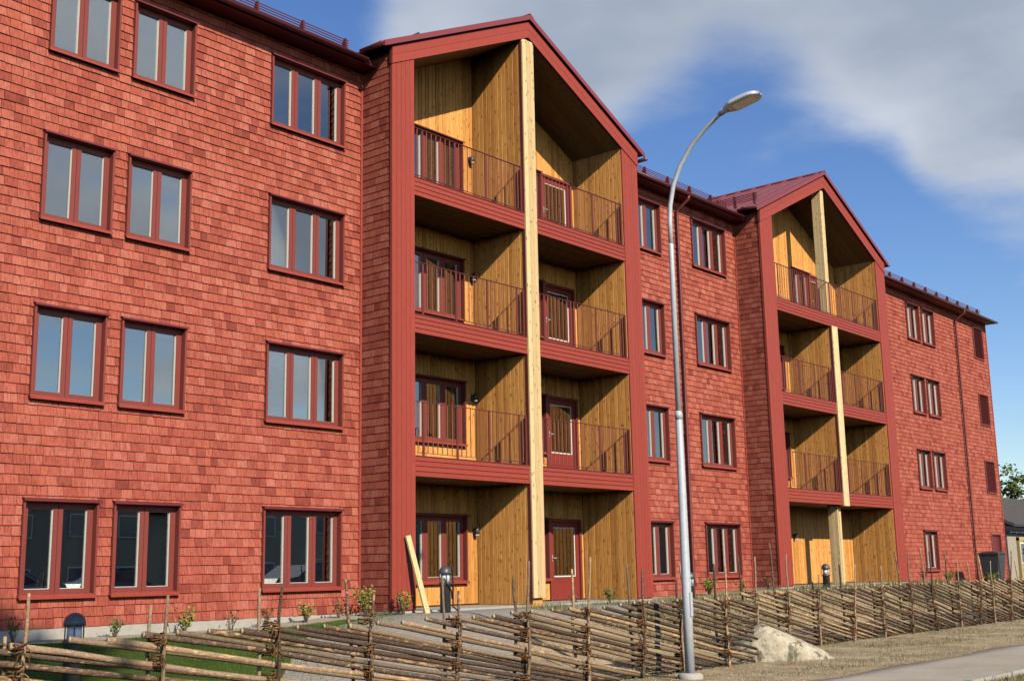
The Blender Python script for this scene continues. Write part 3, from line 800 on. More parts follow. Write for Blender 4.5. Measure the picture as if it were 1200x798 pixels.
        roofm.hexa([(xe, yv+.01, ro(xe)-.05), (c, yv+.01, ro(c)-.05), (c, ye, ro(c)-.05), (xe, ye, ro(xe)-.05), (xe, yv+.01, ro(xe)-.008), (c, yv+.01, ro(c)-.008), (c, ye, ro(c)-.008), (xe, ye, ro(xe)-.008)])
    part('gable_wall', gb, 'wall_backing', BLD)
    rf = part('bay_roof', roofm, 'red_metal', BLD)
    for sgn in (-1, 1):
        xe = (p0-.30) if sgn < 0 else (p3+.275); ro = lambda x: zt-.476*abs(x-c)
        v = MB(); q = [(xe, ro(xe)), (c, ro(c)), (c, ro(c)-.125), (xe, ro(xe)-.125)]
        v.poly([(x, yv-.012, z+.012) for x, z in q]+[(x, yv+.012, z+.012) for x, z in q], [(0,3,2,1) if sgn > 0 else (0,1,2,3), (4,5,6,7), (0,4,7,3), (1,5,4,0), (2,6,5,1), (3,7,6,2)])
        part('verge_flashing', v, 'red_metal', rf)
        sm = MB(); sm.hexa([(xe, -.016, ro(xe)-.01), (c, -.016, ro(c)-.01), (c, .016, ro(c)-.01), (xe, .016, ro(xe)-.01), (xe, -.010, ro(xe)+.035), (c, -.010, ro(c)+.035), (c, .010, ro(c)+.035), (xe, .010, ro(xe)+.035)])
        me = sm.mesh('roof_seam', 'red_metal')
        for k in range(8): put('roof_seam', me, rf, (0, yv+.15+k*.6, 0))
    v = MB(); v.prism([(c-.14, zt-.05), (c, zt+.03), (c+.14, zt-.05), (c+.14, zt-.035), (c, zt+.045), (c-.14, zt-.035)], 'y', yv-.014, 4.9); part('ridge_cap', v, 'red_metal', rf)
    # post in the middle
    def post(x0, x1, y0, y1, za, zbt, peak=None):
        mb = MB(); mb.box(x0+.003, x1-.003, y0+.025, y1, za, zbt-.03)
        ps = part('timber_post', mb, 'post_board', BLD)
        n = max(2, round((x1-x0)/.135)); w = (x1-x0)/n
        for k in range(n):
            put('post_board', ME['post_board'], ps, (x0+(k+.5)*w, y0+.025, za), (w-.004, .028, (zbt if peak is None else zlow(x0+(k+.5)*w)-.10)-za))
        n = max(2, round((y1-y0)/.13)); w = (y1-y0)/n
        for k in range(n if (y1-y0) > .2 else 0):
            put('post_board', ME['post_board'], ps, (x0+.003, y0+(k+.5)*w, za), (w-.004, .02, zbt-za-.02), (0, 0, -PI/2))
    if bi == 0: post(m0, m1, YF-.024, YF+.06, .70, 13.8, True)
    else:
        post(m0, m1, YF-.024, YF+.06, SLABS[0][0]-.02, SLABS[2][0]+.02)
        post(32.06, 32.27, -.85, -.52, SLABS[2][1], 13.75, None)
        post(32.06, 32.27, -.70, -.36, base-.03, SLABS[0][0]+.04)
    # railings
    for i, (zb0, zt0) in enumerate(SLABS):
        spans = [(p1_, p2)] if (bi == 1 and i == 2) else [(p1_, m0-.014), (m1, p2)]
        for a, b_ in spans:
            mb = MB(); yr = YF+.075; zr = zt0+1.115; zl = zt0+.075
            mb.box(a+.006, b_-.006, yr-.02, yr+.02, zr-.012, zr); mb.box(a+.006, b_-.006, yr-.012, yr+.012, zl-.01, zl)
            n = round((b_-a)/.95); xs = [a+.02]+[a+.30+k*(b_-a-.56)/(n-1) for k in range(n)]+[b_-.025]
            if b_-a > 6: n = 9; xs = [a+.02]+[a+.30+k*(b_-a-.56)/(n-1) for k in range(n)]+[b_-.025]
            for x in xs: mb.box(x-.027, x+.027, yr-.008, yr+.008, zt0+.004, zr-.012)
            rl = part('railing', mb, 'rail_metal', BLD)
            nb = round((b_-a)/.145); me = MB().box(-.009, .009, -.006, .006, 0, 1).mesh('baluster', 'baluster_metal') if NBAL == 0 else bal_me
            bal_me = me
            rest = MB()
            for k in range(1, nb):
                x = a+(b_-a)*k/nb
                if min(abs(x-q) for q in xs) < .03: continue
                if NBAL < 300: put('baluster', me, rl, (x, yr, zl), (1, 1, zr-.012-zl)); NBAL += 1
                else: rest.box(x-.009, x+.009, yr-.006, yr+.006, zl, zr-.012)
            if rest.v: part('balusters', rest, 'baluster_metal', rl, kind='stuff')
# roof hatch and a small vent on the bay roofs
mb = MB(); mb.hexa([(13.55,.3,12.95),(14.15,.3,13.25),(14.15,.9,13.25),(13.55,.9,12.95),(13.62,.3,13.30),(13.98,.3,13.54),(13.98,.5,13.54),(13.62,.5,13.30)])
part('roof_hatch', mb, 'dark_metal', BLD)
mb = MB(); mb.lathe([(.05, 12.2), (.05, 12.52), (.09, 12.53), (.07, 12.6), (.0001, 12.63)], 12, (20.5, -.75)); part('roof_vent', mb, 'black', BLD, True)
# snow guard on the bay eaves
for B in BAYS[1:]:
    mb = MB(); X = B['p0']-.02
    for k in range(5): mb.tube([(X-.004*k, YF+.02, 12.38+k*.05), (X-.004*k, .6, 12.38+k*.05)], .011, 6)
    g_ = part('snow_guard', mb, 'rail_metal', BLD)
    for y in (YF+.15, -.1, .5):
        q = MB(); q.box(X-.02, X+.10, y-.02, y+.02, 12.25, 12.62); part('bracket', q, 'gutter_metal', g_)

# ------------------------------------------------------------------ roundpole fences
def pole(mb, a, b_, r0, r1, bend=.02, n=7, seg=9, capmat=1):
    a, b_ = Vector(a), Vector(b_); d = (b_-a); pa = []; rr = []
    o1, o2 = U(0, 50), U(0, 50)
    for i in range(seg):
        f = i/(seg-1); p = a+d*f
        w = bend*math.sin(math.pi*f)
        p += Vector((0, w*2*noise.noise((f*2+o1, 1, 0)), w*2*noise.noise((f*2+o2, 5, 0)) + .010*noise.noise((f*9+o1, 0, 3))))
        pa.append(p); rr.append((r0+(r1-r0)*f)*(1+.10*noise.noise((f*7+o2, 2, 2))))
    mb.tube(pa, rr, n, True, capmat)
def gfence(x, y): return gz(x, y)
def fence(label, y, rails, stakes, fname='roundpole_fence'):
    F = thing(fname, label, 'fence', (stakes[0][0], y, gz(stakes[0][0], y)), 'roundpole fence stretches along the verge')
    off = -Vector(F.location)
    def P(name, mb, mats): 
        return part(name, mb, mats, F, True, loc=off)
    for (x0, x1, ztop, dy, pale) in rails:
        mb = MB(); sl = -(.150+.040*sstep(-3, 10, x0+2)+U(-.006, .006))
        za = ztop; L_ = x1-x0
        zend = za+sl*L_
        gl = gz(x1, y)+.03
        if zend < gl: L_ = (gl-za)/sl; zend = gl
        if L_ < .5: continue
        r0 = U(.027, .034); pole(mb, (x0, y+dy, za), (x0+L_, y+dy, zend), r0, r0*U(.62, .95), U(.01, .035), 8, 12)
        P('rail', mb, ['bark_pale' if pale else 'bark', 'cut_wood'])
    for (x, zt_, lean, zt2, dx2, lean2) in stakes:
        g0 = gz(x, y)-.12
        mb = MB(); pole(mb, (x, y-.075, g0), (x+lean, y-.085, zt_), .027, .015, .06, 7, 12); P('stake', mb, ['bark_pale' if R() < (.45 if x < 7 else .85) else 'bark', 'cut_wood'])
        bx = .05 if dx2 > 0 else -.05
        if zt2: mb = MB(); pole(mb, (x+bx, y+.075, g0), (x+dx2+lean2, y+.085, zt2), .026, .016, .06, 7, 12); P('stake', mb, ['bark' if R() < .6 else 'bark_pale', 'cut_wood'])
        for k in range(4):
            z = g0+.30+k*.27+U(-.04, .04)
            if z > min(zt_, zt2 or 9)-.15: continue
            f = (z-g0)/(zt_-g0); cx = x+lean*f*.5+bx*.5
            mb = MB(); turns = random.choice((3, 4)); pts = []; h = U(.09, .16)
            nn = turns*10
            for j in range(nn+1):
                w = 2*math.pi*turns*j/nn; rx = .046+U(-.006, .008)
                pts.append((cx+rx*math.cos(w), y+.115*math.sin(w), z+h*j/nn+U(-.012, .012)))
            mb.tube(pts, .009, 5)
            for j in range(7):        # loose ends of the twisted spruce withies
                s0 = Vector((cx+U(-.05, .05), y-.11, z+U(0, h))); s1 = s0+Vector((U(-.09, .09), U(-.06, .02), U(-.16, .05)))
                mb.tube([s0, (s0+s1)/2+Vector((0, -.02, .02)), s1], [.007, .006, .003], 4)
            P('binding', mb, 'withy')
    return F
random.seed(21)
st1 = [(-4.5, 1.1, 0, 1.0, .1, 0), (-3.1, 1.2, .02, 1.05, -.12, 0), (-1.7, 1.1, 0, 1.1, .1, .02), (-.35, 1.2, 0, 1.0, .1, 0),
       (1.02, 1.156, .04, .78, -.07, 0), (2.47, 1.103, .05, 1.013, -.06, .03), (3.86, 1.166, .10, 1.151, -.10, .02), (5.26, 1.069, .05, 1.22, -.08, -.16),
       (6.76, 1.05, .0, 1.205, -.06, -.05), (8.07, 1.408, .09, 1.217, -.07, .03), (9.43, 1.45, .12, 1.295, -.08, -.02), (10.80, 1.279, .06, 1.345, -.10, .0), (11.95, 1.322, -.03, 1.1, .12, 0), (13.30, 1.30, .02, 1.34, -.10, .03)]
r1 = []
x = -9.5
while x < 13.7:
    L_ = 9
    zt_ = .71+U(-.025, .025)+.06*sstep(5, 12, x)
    x1 = min(x+L_, 14.30+U(-.2, .2))
    r1.append((x, x1, zt_, U(-.014, .014), R() < (.08 if x < 5 else .4))); x += U(.50, .60) if x < 1.5 else U(.37, .44)
fence('weathered roundpole fence stretch in front of the lawn, nearer than the boulder', -7.35, r1, st1)
st2 = [(16.05, 1.467, .08, 1.484, -.18, -.06), (17.35, 1.506, .05, 1.729, -.20, -.10), (18.68, 1.097, .06, .95, .12, 0), (20.25, 1.291, .26, 1.295, -.10, -.05), (21.85, 1.244, .0, 1.134, -.28, -.03), (23.45, 1.568, .0, 1.568, -.25, -.10),
       (24.95, 1.569, -.22, 1.651, -.14, -.18), (26.5, 1.398, .05, 1.506, -.28, 0), (27.95, 1.504, .05, 1.3, -.25, .02), (29.0, 1.321, .0, 1.425, .1, -.50), (30.3, 1.596, .45, 1.525, -.2, .1)]
x = 31.7
while x < 47: st2.append((x, U(1.2, 1.6), U(-.1, .2), U(1.1, 1.5), -.2, U(-.1, .1))); x += U(1.35, 1.6)
r2 = []; x = 10.6
while x < 46.5:
    L_ = 8; xs = x; z = .80+U(-.015, .015)
    if x < 15.7: xs = 15.7+U(-.2, .2); z = z-.185*(xs-x)
    if z > -.2: r2.append((xs, min(xs+L_, 47.5), z, U(-.014, .014), R() < .65))
    x += U(.43, .48)
fence('roundpole fence stretch with paler poles, running from behind the boulder to the far end', -6.35, r2, st2, 'roundpole_fence')

# ------------------------------------------------------------------ street lamp
X, Y = 11.09, -8.06
SL = thing('street_lamp', 'tall galvanised street lamp with curved arm standing in front of the pole fence', 'street lamp', (X, Y, -.33))
mb = MB(); mb.lathe([(.072, .0), (.070, 1.2), (.054, 3.90), (.050, 3.93)], 18); part('pole', mb, 'galvanised', SL, True)
mb = MB(); mb.lathe([(.060, 3.84), (.060, 3.93), (.044, 3.97)], 18); part('collar', mb, 'galvanised', SL, True)
mb = MB(); mb.lathe([(.044, 3.90), (.041, 6.58), (.039, 6.62)], 16); part('pole', mb, 'galvanised', SL, True)
mb = MB(); mb.tube([(0,0,6.55), (0,0,7.0), (0,-.02,7.25), (0,-.10,7.58), (0,-.24,7.86), (0,-.46,8.13), (0,-.72,8.34), (0,-.98,8.50), (0,-1.12,8.57)], [.037,.037,.036,.036,.035,.034,.033,.032,.031], 14); part('arm', mb, 'galvanised', SL, True)
hd = MB()
prof = []
for i in range(15):
    f = i/14; w = (.055 + .135*sstep(.0, .30, f)) * math.sqrt(max(0.02, 1-max(0, (f-.72)/.28)**2.6)); prof.append((f, w, .04+.06*math.sin(math.pi*min(1, f*.95+.04))**.7))
rings = []
for f, w, h in prof:
    yy = -.0-f*.78
    rings.append([(-w, yy, -.012), (-w, yy, .01), (-w*.8, yy, h*.8), (0, yy, h), (w*.8, yy, h*.8), (w, yy, .01), (w, yy, -.012), (w*.8, yy, -.022), (-w*.8, yy, -.022)])
k = len(rings[0]); hd.v = [p for r_ in rings for p in r_]
for i in range(len(rings)-1):
    for j in range(k): hd.f.append((i*k+j, i*k+(j+1) % k, (i+1)*k+(j+1) % k, (i+1)*k+j)); hd.mi.append(0)
hd.f.append(tuple(range(k))); hd.f.append(tuple(reversed(range((len(rings)-1)*k, len(rings)*k)))); hd.mi += [0, 0]
h_ = put('lamp_head', hd.mesh('lamp_head', 'lamp_head', True), SL, (0, -1.05, 8.53), rot=(math.radians(-10), 0, 0), scale=(.88, .86, .9))
mb = MB(); mb.box(-.125, .125, -.68, -.24, -.032, -.0222); part('lens', mb, 'lamp_glass', h_)
mb = MB(); mb.tube([(0, .07, -.01), (0, -.10, .005)], .045, 12); part('clamp', mb, 'galvanised', h_, True)
mb = MB(); mb.box(-.032, .032, -.081, -.06, .9, 1.25); part('service_hatch', mb, 'galvanised', SL)
mb = MB(); mb.lathe([(.19, -.1), (.19, .05), (.16, .085), (.085, .09)], 20); part('foundation', mb, 'concrete', SL, True)

# ------------------------------------------------------------------ bollard lights
def bollard(x, y, h, label, rr=.115):
    z = gz(x, y); o = thing('bollard_light', label, 'bollard light', (x, y, z-.02), 'bollard lights along the facade')
    mb = MB(); mb.lathe([(rr*.9, 0), (rr*.9, h-.36), (rr*1.06, h-.355), (rr*1.06, h-.315), (rr*.8, h-.31)], 22); part('post', mb, 'grey_metal', o, True)
    mb = MB(); mb.lathe([(rr*.72, h-.32), (rr*.72, h-.16)], 20); part('diffuser', mb, 'diffuser', o, True)
    gm = MB().tube([(0, 0, h-.32), (0, 0, h-.14)], .008, 6).mesh('guard_bar', 'grey_metal')
    for k in range(6):
        w = 2*PI*k/6; put('guard_bar', gm, o, (rr*math.cos(w), rr*math.sin(w), 0))
    mb = MB(); mb.lathe([(rr*1.06, h-.16), (rr*1.08, h-.13)]+[(rr*1.06*math.cos(w), h-.125+.12*math.sin(w)) for w in (.2, .45, .7, .95, 1.2, 1.45)], 22); part('cap', mb, 'grey_metal', o, True)
    return o
bollard(3.13, -4.68, 1.02, 'bollard light in the lawn below the twin windows', .118)
bollard(12.75, -1.55, .93, 'bollard light beside the leaning plank, cable strapped to it')
bo = bpy.data.objects['bollard_light.001']
mb = MB(); mb.tube([(.10, -.10, .93), (.135, -.06, .8), (.10, -.11, .62), (.13, -.08, .4), (.11, -.10, .15), (.22, -.2, .02), (.5, -.3, .015)], .016, 8); part('cable', mb, 'black', bo, True)
mb = MB(); mb.tube([(-.12, -.07, .70), (-.05, -.125, .55), (.04, -.125, .45), (.10, -.08, .30)], .013, 8); part('cable', mb, 'black', bo, True)
bollard(20.9, -2.0, .72, 'bollard light half hidden behind the street lamp pole')
bollard(28.75, -1.75, .72, 'bollard light in front of the lit open bay at the far gable')
# ------------------------------------------------------------------ leaning plank
o = thing('plank', 'fresh pale timber plank leaning on the red bay pillar', 'plank', (12.46, -1.34, .47))
a, b_ = Vector((12.50, -1.34, .42)), Vector((12.285, -.99, 2.0))
d = (b_-a).normalized(); sx = Vector((1, 0, .14)).normalized(); sx = (sx-d*sx.dot(d)).normalized(); sy = sx.cross(d)
mb = MB(); w, h = .062, .02
mb.hexa([a-sx*w-sy*h, a+sx*w-sy*h, a+sx*w+sy*h, a-sx*w+sy*h, b_-sx*w-sy*h, b_+sx*w-sy*h, b_+sx*w+sy*h, b_-sx*w+sy*h])
part('board', mb, 'plank_wood', o, loc=-Vector(o.location))
# ------------------------------------------------------------------ wheelie bin by the far corner
o = thing('waste_bin', 'dark grey lidded waste container by the far end of the red wall', 'waste bin', (43.7, -1.5, gz(43.7, -1.5)))
mb = MB(); mb.hexa([(-.34,-.27,.12),(.34,-.27,.12),(.34,.27,.12),(-.34,.27,.12),(-.42,-.36,1.12),(.42,-.36,1.12),(.42,.36,1.12),(-.42,.36,1.12)]); part('body', mb, 'bin_plastic', o)
mb = MB(); mb.prism([(-.39, 1.12), (-.40, 1.17), (-.2, 1.22), (.2, 1.22), (.40, 1.17), (.39, 1.12)], 'x', -.45, .45); part('lid', mb, 'bin_plastic', o)
for sx_ in (-.27, .27):
    for sy_ in (-.22, .22):
        mb = MB(); mb.tube([(sx_-.03, sy_, .09), (sx_+.03, sy_, .09)], .09, 12); part('wheel', mb, 'tyre', o)
# ------------------------------------------------------------------ boulder
bm = bmesh.new(); bmesh.ops.create_icosphere(bm, subdivisions=5, radius=1)
for v in bm.verts:
    p = v.co.copy(); q = p.copy()
    # ridge: steep on the left, long slope to the right
    along = p.x; hz = max(0, p.z)
    prof_ = (1-(max(0, (along+.30)/1.30))**.85*.80) if along > -.30 else (1-((-.30-along)/.70)**1.3*.6)
    q = Vector((p.x*1.08, p.y*.62, (.80*prof_*hz**.9 if p.z > 0 else p.z*.3)))
    n_ = noise.fractal(p*1.7+Vector((4, 2, 1)), .8, 2.1, 5); q += p*(.035*n_) + p*.010*noise.noise(p*9)
    v.co = q
me = bpy.data.meshes.new('boulder'); bm.to_mesh(me); bm.free(); me.materials.append(MATS['boulder'])
o = put('boulder', me, None, (15.22, -7.35, -.36), scale=(.93, .93, .86), rot=(0, 0, math.radians(-48)), label='pale pointed boulder lying on the verge in front of the pole fence', category='boulder')

# ------------------------------------------------------------------ shrubs along the foot of the wall
def leaf_quad(mb, p, s, up=.3):
    a = Vector((U(-1, 1), U(-1, 1), U(-.4, .8))).normalized()*s; b_ = a.cross(Vector((U(-1, 1), U(-1, 1), U(-1, 1)))).normalized()*s*.45
    k = len(mb.v); mb.v += [tuple(p), tuple(p+a*.5+b_), tuple(p+a), tuple(p+a*.5-b_)]; mb.f.append((k, k+1, k+2, k+3)); mb.mi.append(mb.cur)
def shrub(x, y, h, wd, nst, nleaf, lm, label, bare=False):
    z = gz(x, y); o = thing('shrub', label, 'shrub', (x, y, z), 'low shrubs planted along the wall')
    st, lf = MB(), MB()
    for i in range(nst):
        w = U(0, 2*PI); r_ = U(.2, 1)*wd; top = Vector((r_*math.cos(w), r_*math.sin(w)*.6, h*U(.55, 1)))
        mid = top*.5+Vector((U(-.03, .03), U(-.03, .03), .05)); st.tube([(U(-.03, .03), U(-.03, .03), 0), mid, top], [.007, .005, .002], 4)
        for j in range(nleaf):
            f = U(.25, 1.02); p = (mid*(f*2) if f < .5 else mid+(top-mid)*(f*2-1)); p = Vector(p)+Vector((U(-.04, .04), U(-.04, .04), U(-.03, .03))); leaf_quad(lf, p, U(.03, .065))
    part('stems', st, 'twig', o); part('foliage', lf, lm, o)
shr = [(4.55, -.55, .55, .22, 9, 9, 'leaf_green', 'dark twiggy shrub against the plinth under the first twin window'),
       (6.3, -.45, .42, .25, 12, 9, 'leaf_green', 'small dark leaved shrub between the two twin windows'),
       (7.55, -.5, .52, .24, 12, 26, 'leaf_yellow', 'yellow green leafy shrub under the right edge of the second twin window'),
       (8.5, -.5, .5, .2, 9, 7, 'leaf_rust', 'thin rusty shrub left of the triple window'),
       (9.3, -.45, .5, .25, 11, 8, 'leaf_rust', 'rusty twiggy shrub under the left edge of the triple window'),
       (10.15, -.5, .5, .30, 15, 14, 'leaf_yellow', 'straggly yellowing shrub under the middle of the triple window'),
       (10.95, -.5, .45, .22, 12, 8, 'leaf_rust', 'brown dry shrub under the right edge of the triple window'),
       (11.55, -.6, .72, .36, 22, 18, 'leaf_yellow', 'tallest yellow shrub in the corner beside the first bay'),
       (11.95, -1.2, .55, .3, 14, 18, 'leaf_yellow', 'yellow shrub at the foot of the first bay pillar'),
       (16.9, -1.5, .35, .25, 10, 12, 'leaf_rust', 'low dry shrub in front of the red ground floor door'),
       (18.4, -1.4, .45, .25, 10, 14, 'leaf_green', 'sparse green shrub before the ground floor timber partition'),
       (23.6, -.9, .55, .45, 24, 26, 'leaf_yellow', 'bushy yellow green shrub behind the street lamp pole'),
       (25.6, -.7, .35, .3, 14, 16, 'leaf_yellow', 'low grassy shrub under the triple window between the bays'),
       (27.0, -.8, .45, .35, 14, 14, 'leaf_rust', 'dry brown shrub in the corner before the second bay'),
       (38.2, -.9, .75, .5, 16, 10, 'leaf_rust', 'dark twiggy shrub at the far bay corner'),
       (40.6, -.9, .5, .6, 26, 20, 'leaf_yellow', 'wide yellow green shrub under the far ground floor window'),
       (43.0, -1.6, .5, .6, 26, 18, 'leaf_yellow', 'yellow green shrub left of the waste container')]
for s in shr: shrub(s[0], s[1], s[2]*.82, s[3]*.85, s[4], max(4, int(s[5]*.75)), *s[6:])

# ------------------------------------------------------------------ grass (too many blades to count)
def blades(name, matn, n, place_fn, hmin, hmax):
    mb = MB()
    for _ in range(n):
        q = place_fn()
        if q is None: continue
        x, y = q; z = gz(x, y); h = U(hmin, hmax); w = U(0, 2*PI); l = U(.2, 1.0)*h*.9; bw = U(.003, .006)*(1+h*3)
        dx, dy = math.cos(w), math.sin(w)
        k = len(mb.v); mb.v += [(x-dy*bw, y+dx*bw, z-.01), (x+dy*bw, y-dx*bw, z-.01), (x+dx*l, y+dy*l, z+h)]; mb.f.append((k, k+1, k+2)); mb.mi.append(0)
    return part(name, mb, matn, None, kind='stuff')
def verge():
    x = 6+32*R()**1.3; y = U(-9.85, -6.0)
    d = noise.noise((x*.9, y*.9, 0))
    if d < .08 and R() < .85: return None
    if -9.2 < y < -8.4 and R() < .5: return None
    return x, y
def verge_green():
    x = 6+30*R()**1.3; y = U(-9.3, -6.2)
    return (x, y) if noise.noise((x*.5, y*.7, 9)) > .12 else None
def lawn_pt():
    x = U(-1, 10.5); y = U(lawn_bot(x), lawn_top(x)); return x, y
def behind():
    x = 15+33*R()**1.2; y = U(-6.3, -1.4)
    return (x, y) if noise.noise((x*.7, y*.7, 4)) > -.1 else None
def roadside():
    return 8+14*R(), U(-14.1, -11.92)
blades('dry_grass', 'straw_blade', 30000, verge, .012, .05); blades('green_grass', 'grass_blade', 13000, verge_green, .02, .07)
blades('lawn_grass', 'grass_blade', 45000, lawn_pt, .025, .06); blades('rough_grass', 'straw_blade', 24000, behind, .04, .2); blades('rough_green_grass', 'grass_blade', 22000, behind, .04, .17)
blades('roadside_grass', 'grass_blade', 12000, roadside, .03, .08); blades('roadside_straw', 'straw_blade', 22000, roadside, .03, .09)
def path_edge():
    x = U(5, 12); y = lawn_bot(x)-abs(random.gauss(0, .45)); return x, max(y, -6.2)
blades('path_weeds', 'grass_blade', 3500, path_edge, .02, .07); blades('path_straw', 'straw_blade', 4500, lambda: (U(5.5, 13), U(-6.3, -2.5)), .01, .05)
# pebbles and clods on the bare verge
mb = MB()
for _ in range(4200):
    x, y = (8+26*R()**1.3, U(-9.9, -6.6)) if R() < .75 else (U(5, 14), U(-6, -1.5)); s = U(.006, .022); z = gz(x, y)
    p = [Vector((x+U(-s, s), y+U(-s, s), z+U(.2, .9)*s)) for _ in range(1)]
    w = U(0, 6); pts = [(x+s*math.cos(w+k*PI/2), y+s*math.sin(w+k*PI/2), z-.004) for k in range(4)]+[(x+U(-.3, .3)*s, y+U(-.3, .3)*s, z+s*U(.5, 1))]
    mb.poly(pts, [(0,1,4),(1,2,4),(2,3,4),(3,0,4)])
part('pebbles', mb, 'sand', None, kind='stuff')

# ------------------------------------------------------------------ neighbours at the far end
def tree(name, label, x, y, h, crown_r, nclump, matn, lean=0, zc=.62, group=None, nleaf=46, ls=.28):
    z = gz(x, y)*.0-.2; o = thing(name, label, 'tree', (x, y, z), group)
    mb = MB(); mb.tube([(0,0,0), (.1*lean, 0, h*.25), (.2*lean, .05, h*.55), (.3*lean, 0, h*.9)], [h*.016, h*.012, h*.008, h*.003], 9)
    for i in range(9):
        w = U(0, 2*PI); f = U(.3, .75); a = Vector((.2*lean, 0, h*f)); b_ = a+Vector((math.cos(w), math.sin(w), .55))*crown_r*U(.5, .9); mb.tube([a, (a+b_)/2+Vector((0,0,.1)), b_], [h*.008, h*.005, h*.002], 5)
    part('trunk', mb, 'trunk', o, True)
    lf = MB()
    for i in range(nclump):
        w = U(0, 2*PI); u = U(-1, 1); rr = crown_r*(R()**.45); s = math.sqrt(1-u*u)
        c = Vector((rr*s*math.cos(w), rr*s*math.sin(w), h*zc+u*rr*(h*(1-zc)/crown_r)))
        cs = crown_r*U(.12, .26)
        for j in range(nleaf):
            d = Vector((random.gauss(0, 1), random.gauss(0, 1), random.gauss(0, .7)))*cs*.6; leaf_quad(lf, c+d, ls*U(.6, 1.3))
    part('crown', lf, matn, o); return o
tree('leafy_tree', 'green tree rising behind the grey roofed house', 101.5, 16, 9.6, 3.4, 90, 'foliage_olive', nleaf=60)
tree('leafy_tree', 'darker tree beyond the house at the right edge', 113, 15, 9.0, 4.0, 70, 'foliage_dark', nleaf=60)
tree('garden_bush', 'leafy garden bush beside the timber pergola', 57.6, .9, 3.0, .95, 60, 'foliage_olive', zc=.5, nleaf=60, ls=.14)
H = thing('house', 'low house with grey tiled roof beyond the red building', 'house', (74, 8, 0))
hx, hy = Vector((74, 8, 0)), None
mb = MB(); mb.box(-8.5, 12, -3, 6, 0, 3.6); part('wall', mb, 'beige_wall', H)
mb = MB(); slab2(mb, [(-9.2,-3.7,3.35),(12.6,-3.7,3.35),(12.6,1.5,5.55),(-9.2,1.5,5.55)], .12); slab2(mb, [(-9.2,1.5,5.55),(12.6,1.5,5.55),(12.6,6.7,3.35),(-9.2,6.7,3.35)], .12)
rf = part('roof', mb, 'roof_tile', H)
tl = MB(); s_ = (5.55-3.35)/5.2
for i in range(13):
    y = -3.7+i*.4; tl.hexa([(-9.2,y,3.36+(y+3.7)*s_),(12.6,y,3.36+(y+3.7)*s_),(12.6,y+.4,3.365+(y+4.1)*s_),(-9.2,y+.4,3.365+(y+4.1)*s_),(-9.2,y,3.41+(y+3.7)*s_),(12.6,y,3.41+(y+3.7)*s_),(12.6,y+.4,3.37+(y+4.1)*s_),(-9.2,y+.4,3.37+(y+4.1)*s_)])
part('tile_courses', tl, 'roof_tile', rf, kind='stuff')
for x in (-6.5, -3, 1, 5): 
    mb = MB(); mb.box(x, x+1.2, -3.05, -2.98, 1.2, 2.4); f_ = part('window', mb, 'white_paint', H); mb = MB(); mb.box(x+.08, x+1.12, -3.07, -3.052, 1.28, 2.32); part('pane', mb, 'blue_glass', f_)
Pg = thing('pergola', 'glass roofed pergola with dark struts and yellow timber frame at the far corner', 'pergola', (55.5, 1.5, 0))
for x, y in ((-1.0, 0), (5.5, 0), (-1.0, 3.4), (5.5, 3.4)):
    mb = MB(); mb.box(x-.06, x+.06, y-.06, y+.06, 0, 2.55); part('post', mb, 'dark_metal', Pg)
mb = MB(); mb.box(-1.2, 5.7, -.08, .08, 2.5, 2.68); mb.box(-1.2, 5.7, 3.3, 3.48, 3.1, 3.26); part('beam', mb, 'dark_metal', Pg)
for i in range(9):
    x = -1.2+i*.86; mb = MB(); mb.hexa([(x-.035,-.35,2.60),(x+.035,-.35,2.60),(x+.035,3.6,3.3),(x-.035,3.6,3.3),(x-.035,-.35,2.74),(x+.035,-.35,2.74),(x+.035,3.6,3.44),(x-.035,3.6,3.44)]); part('rafter', mb, 'dark_metal', Pg)
    if i < 8:
        mb = MB(); mb.hexa([(x+.04,-.35,2.66),(x+.82,-.35,2.66),(x+.82,3.6,3.36),(x+.04,3.6,3.36),(x+.04,-.35,2.68),(x+.82,-.35,2.68),(x+.82,3.6,3.38),(x+.04,3.6,3.38)]); part('roof_pane', mb, 'blue_glass', Pg)
mb = MB(); mb.box(.35, .5, -.2, -.06, 0, 2.45); mb.box(2.2, 2.35, -.2, -.06, 0, 2.45); mb.box(.35, 2.35, -.22, -.065, 2.3, 2.48); part('door_frame', mb, 'pergola_wood', Pg)

# ------------------------------------------------------------------ across the street: what the ground floor panes mirror
tree('pine_tree', 'tall slender pine across the street whose crown shades the foot of the red wall', -5.2, -31, 21.0, 1.15, 60, 'foliage_dark', zc=.915, nleaf=44, ls=.22)
Hn = thing('terraced_house', 'long grey house across the street, mirrored in the ground floor windows', 'house', (50, -44, -.4))
mb = MB(); mb.box(-38, 60, -8, 0, 0, 6.2); part('wall', mb, 'beige_wall', Hn)
mb = MB(); slab2(mb, [(60.6,.6,6.0),(-38.6,.6,6.0),(-38.6,-4,8.3),(60.6,-4,8.3)], .15); slab2(mb, [(60.6,-4,8.3),(-38.6,-4,8.3),(-38.6,-8.6,6.0),(60.6,-8.6,6.0)], .15); part('roof', mb, 'roof_tile', Hn)
wm = MB().box(0, 1.5, .0, .06, 0, 1.3).mesh('window', 'white_paint'); pm = MB().box(.08, 1.42, .061, .075, .08, 1.22).mesh('pane', 'blue_glass')
for i in range(28):
    for z in (1.0, 3.9):
        w_ = put('window', wm, Hn, (-36+i*3.4, 0, z)); put('pane', pm, w_)
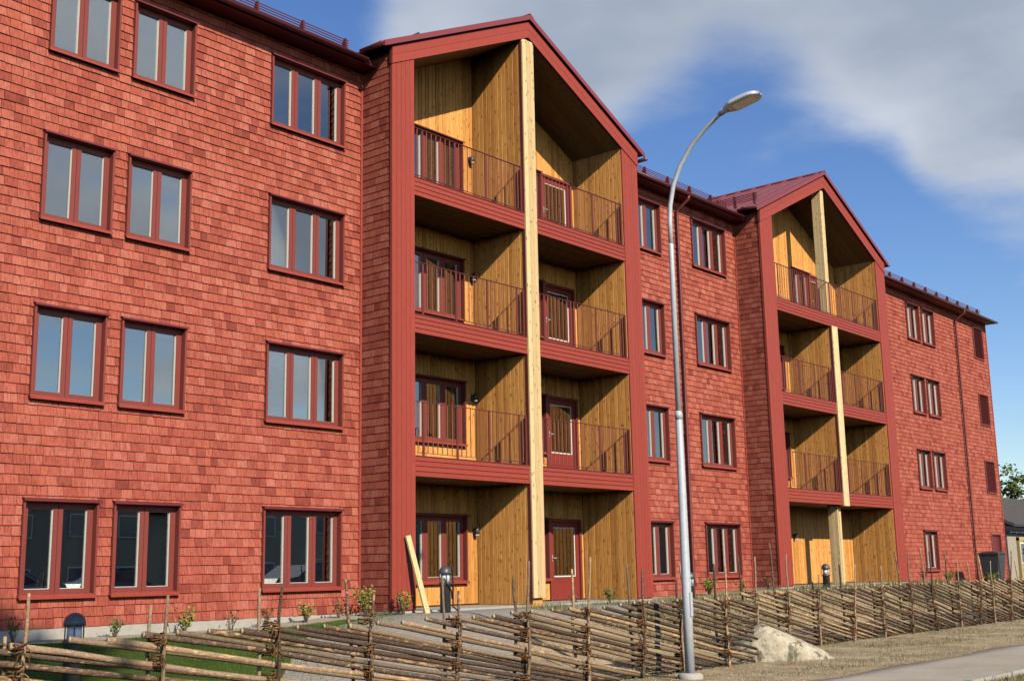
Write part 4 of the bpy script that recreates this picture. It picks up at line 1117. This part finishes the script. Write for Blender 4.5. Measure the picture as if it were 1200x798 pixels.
mb = MB(); mb.box(-10, 80, -33, -23, -.6, .20); part('parking_lot', mb, 'road_asphalt', None, kind='structure')
def car(x, y, label, matn, rz=0):
    o = thing('parked_car', label, 'car', (x, y, .20), 'cars parked across the street', rz)
    prof = [(-2.1,.28),(-2.15,.62),(-2.0,.82),(-1.5,.90),(-.75,1.40),(.55,1.44),(1.35,.98),(2.0,.86),(2.15,.6),(2.12,.28)]
    bm_ = MB(); n = len(prof)
    lay = [(-.80, .96), (-.84, 1.0), (.84, 1.0), (.80, .96)]
    for yy, s in lay: bm_.v += [(px, yy*(1 if pz < .95 else .86), .28+(pz-.28)*s) for px, pz in prof]
    for i in range(3):
        for j in range(n): bm_.f.append((i*n+j, i*n+(j+1) % n, (i+1)*n+(j+1) % n, (i+1)*n+j)); bm_.mi.append(0)
    bm_.f += [tuple(range(n)), tuple(reversed(range(3*n, 4*n)))]; bm_.mi += [0, 0]
    part('body', bm_, matn, o, False)
    for sg in (-1, 1):
        mb = MB(); mb.poly([(-1.25, sg*.80, .96), (1.1, sg*.80, .98), (.48, sg*.745, 1.33), (-.68, sg*.745, 1.31)], [(0,1,2,3) if sg < 0 else (3,2,1,0)]); mb.poly([(-1.25, sg*.79, .96), (1.1, sg*.79, .98), (.48, sg*.735, 1.33), (-.68, sg*.735, 1.31)], [(0,1,2,3)]); part('side_window', mb, 'blue_glass', o)
        for xx in (-1.3, 1.35):
            mb = MB(); mb.tube([(xx, sg*.68, .31), (xx, sg*.86, .31)], .31, 18); wl = part('wheel', mb, 'tyre', o); mb = MB(); mb.tube([(xx, sg*.80, .31), (xx, sg*.87, .31)], .19, 14); part('rim', mb, 'galvanised', wl)
    mb = MB(); mb.poly([(1.33, -.66, 1.0), (1.33, .66, 1.0), (.62, .60, 1.415), (.62, -.60, 1.415)], [(0,1,2,3)]); part('windscreen', mb, 'blue_glass', o)
car(18.4, -26.4, 'white car parked across the street', 'car_white', 0); car(23.2, -26.6, 'blue car parked across the street', 'car_blue', PI); car(33.2, -26.4, 'grey car parked across the street', 'car_grey', 0)
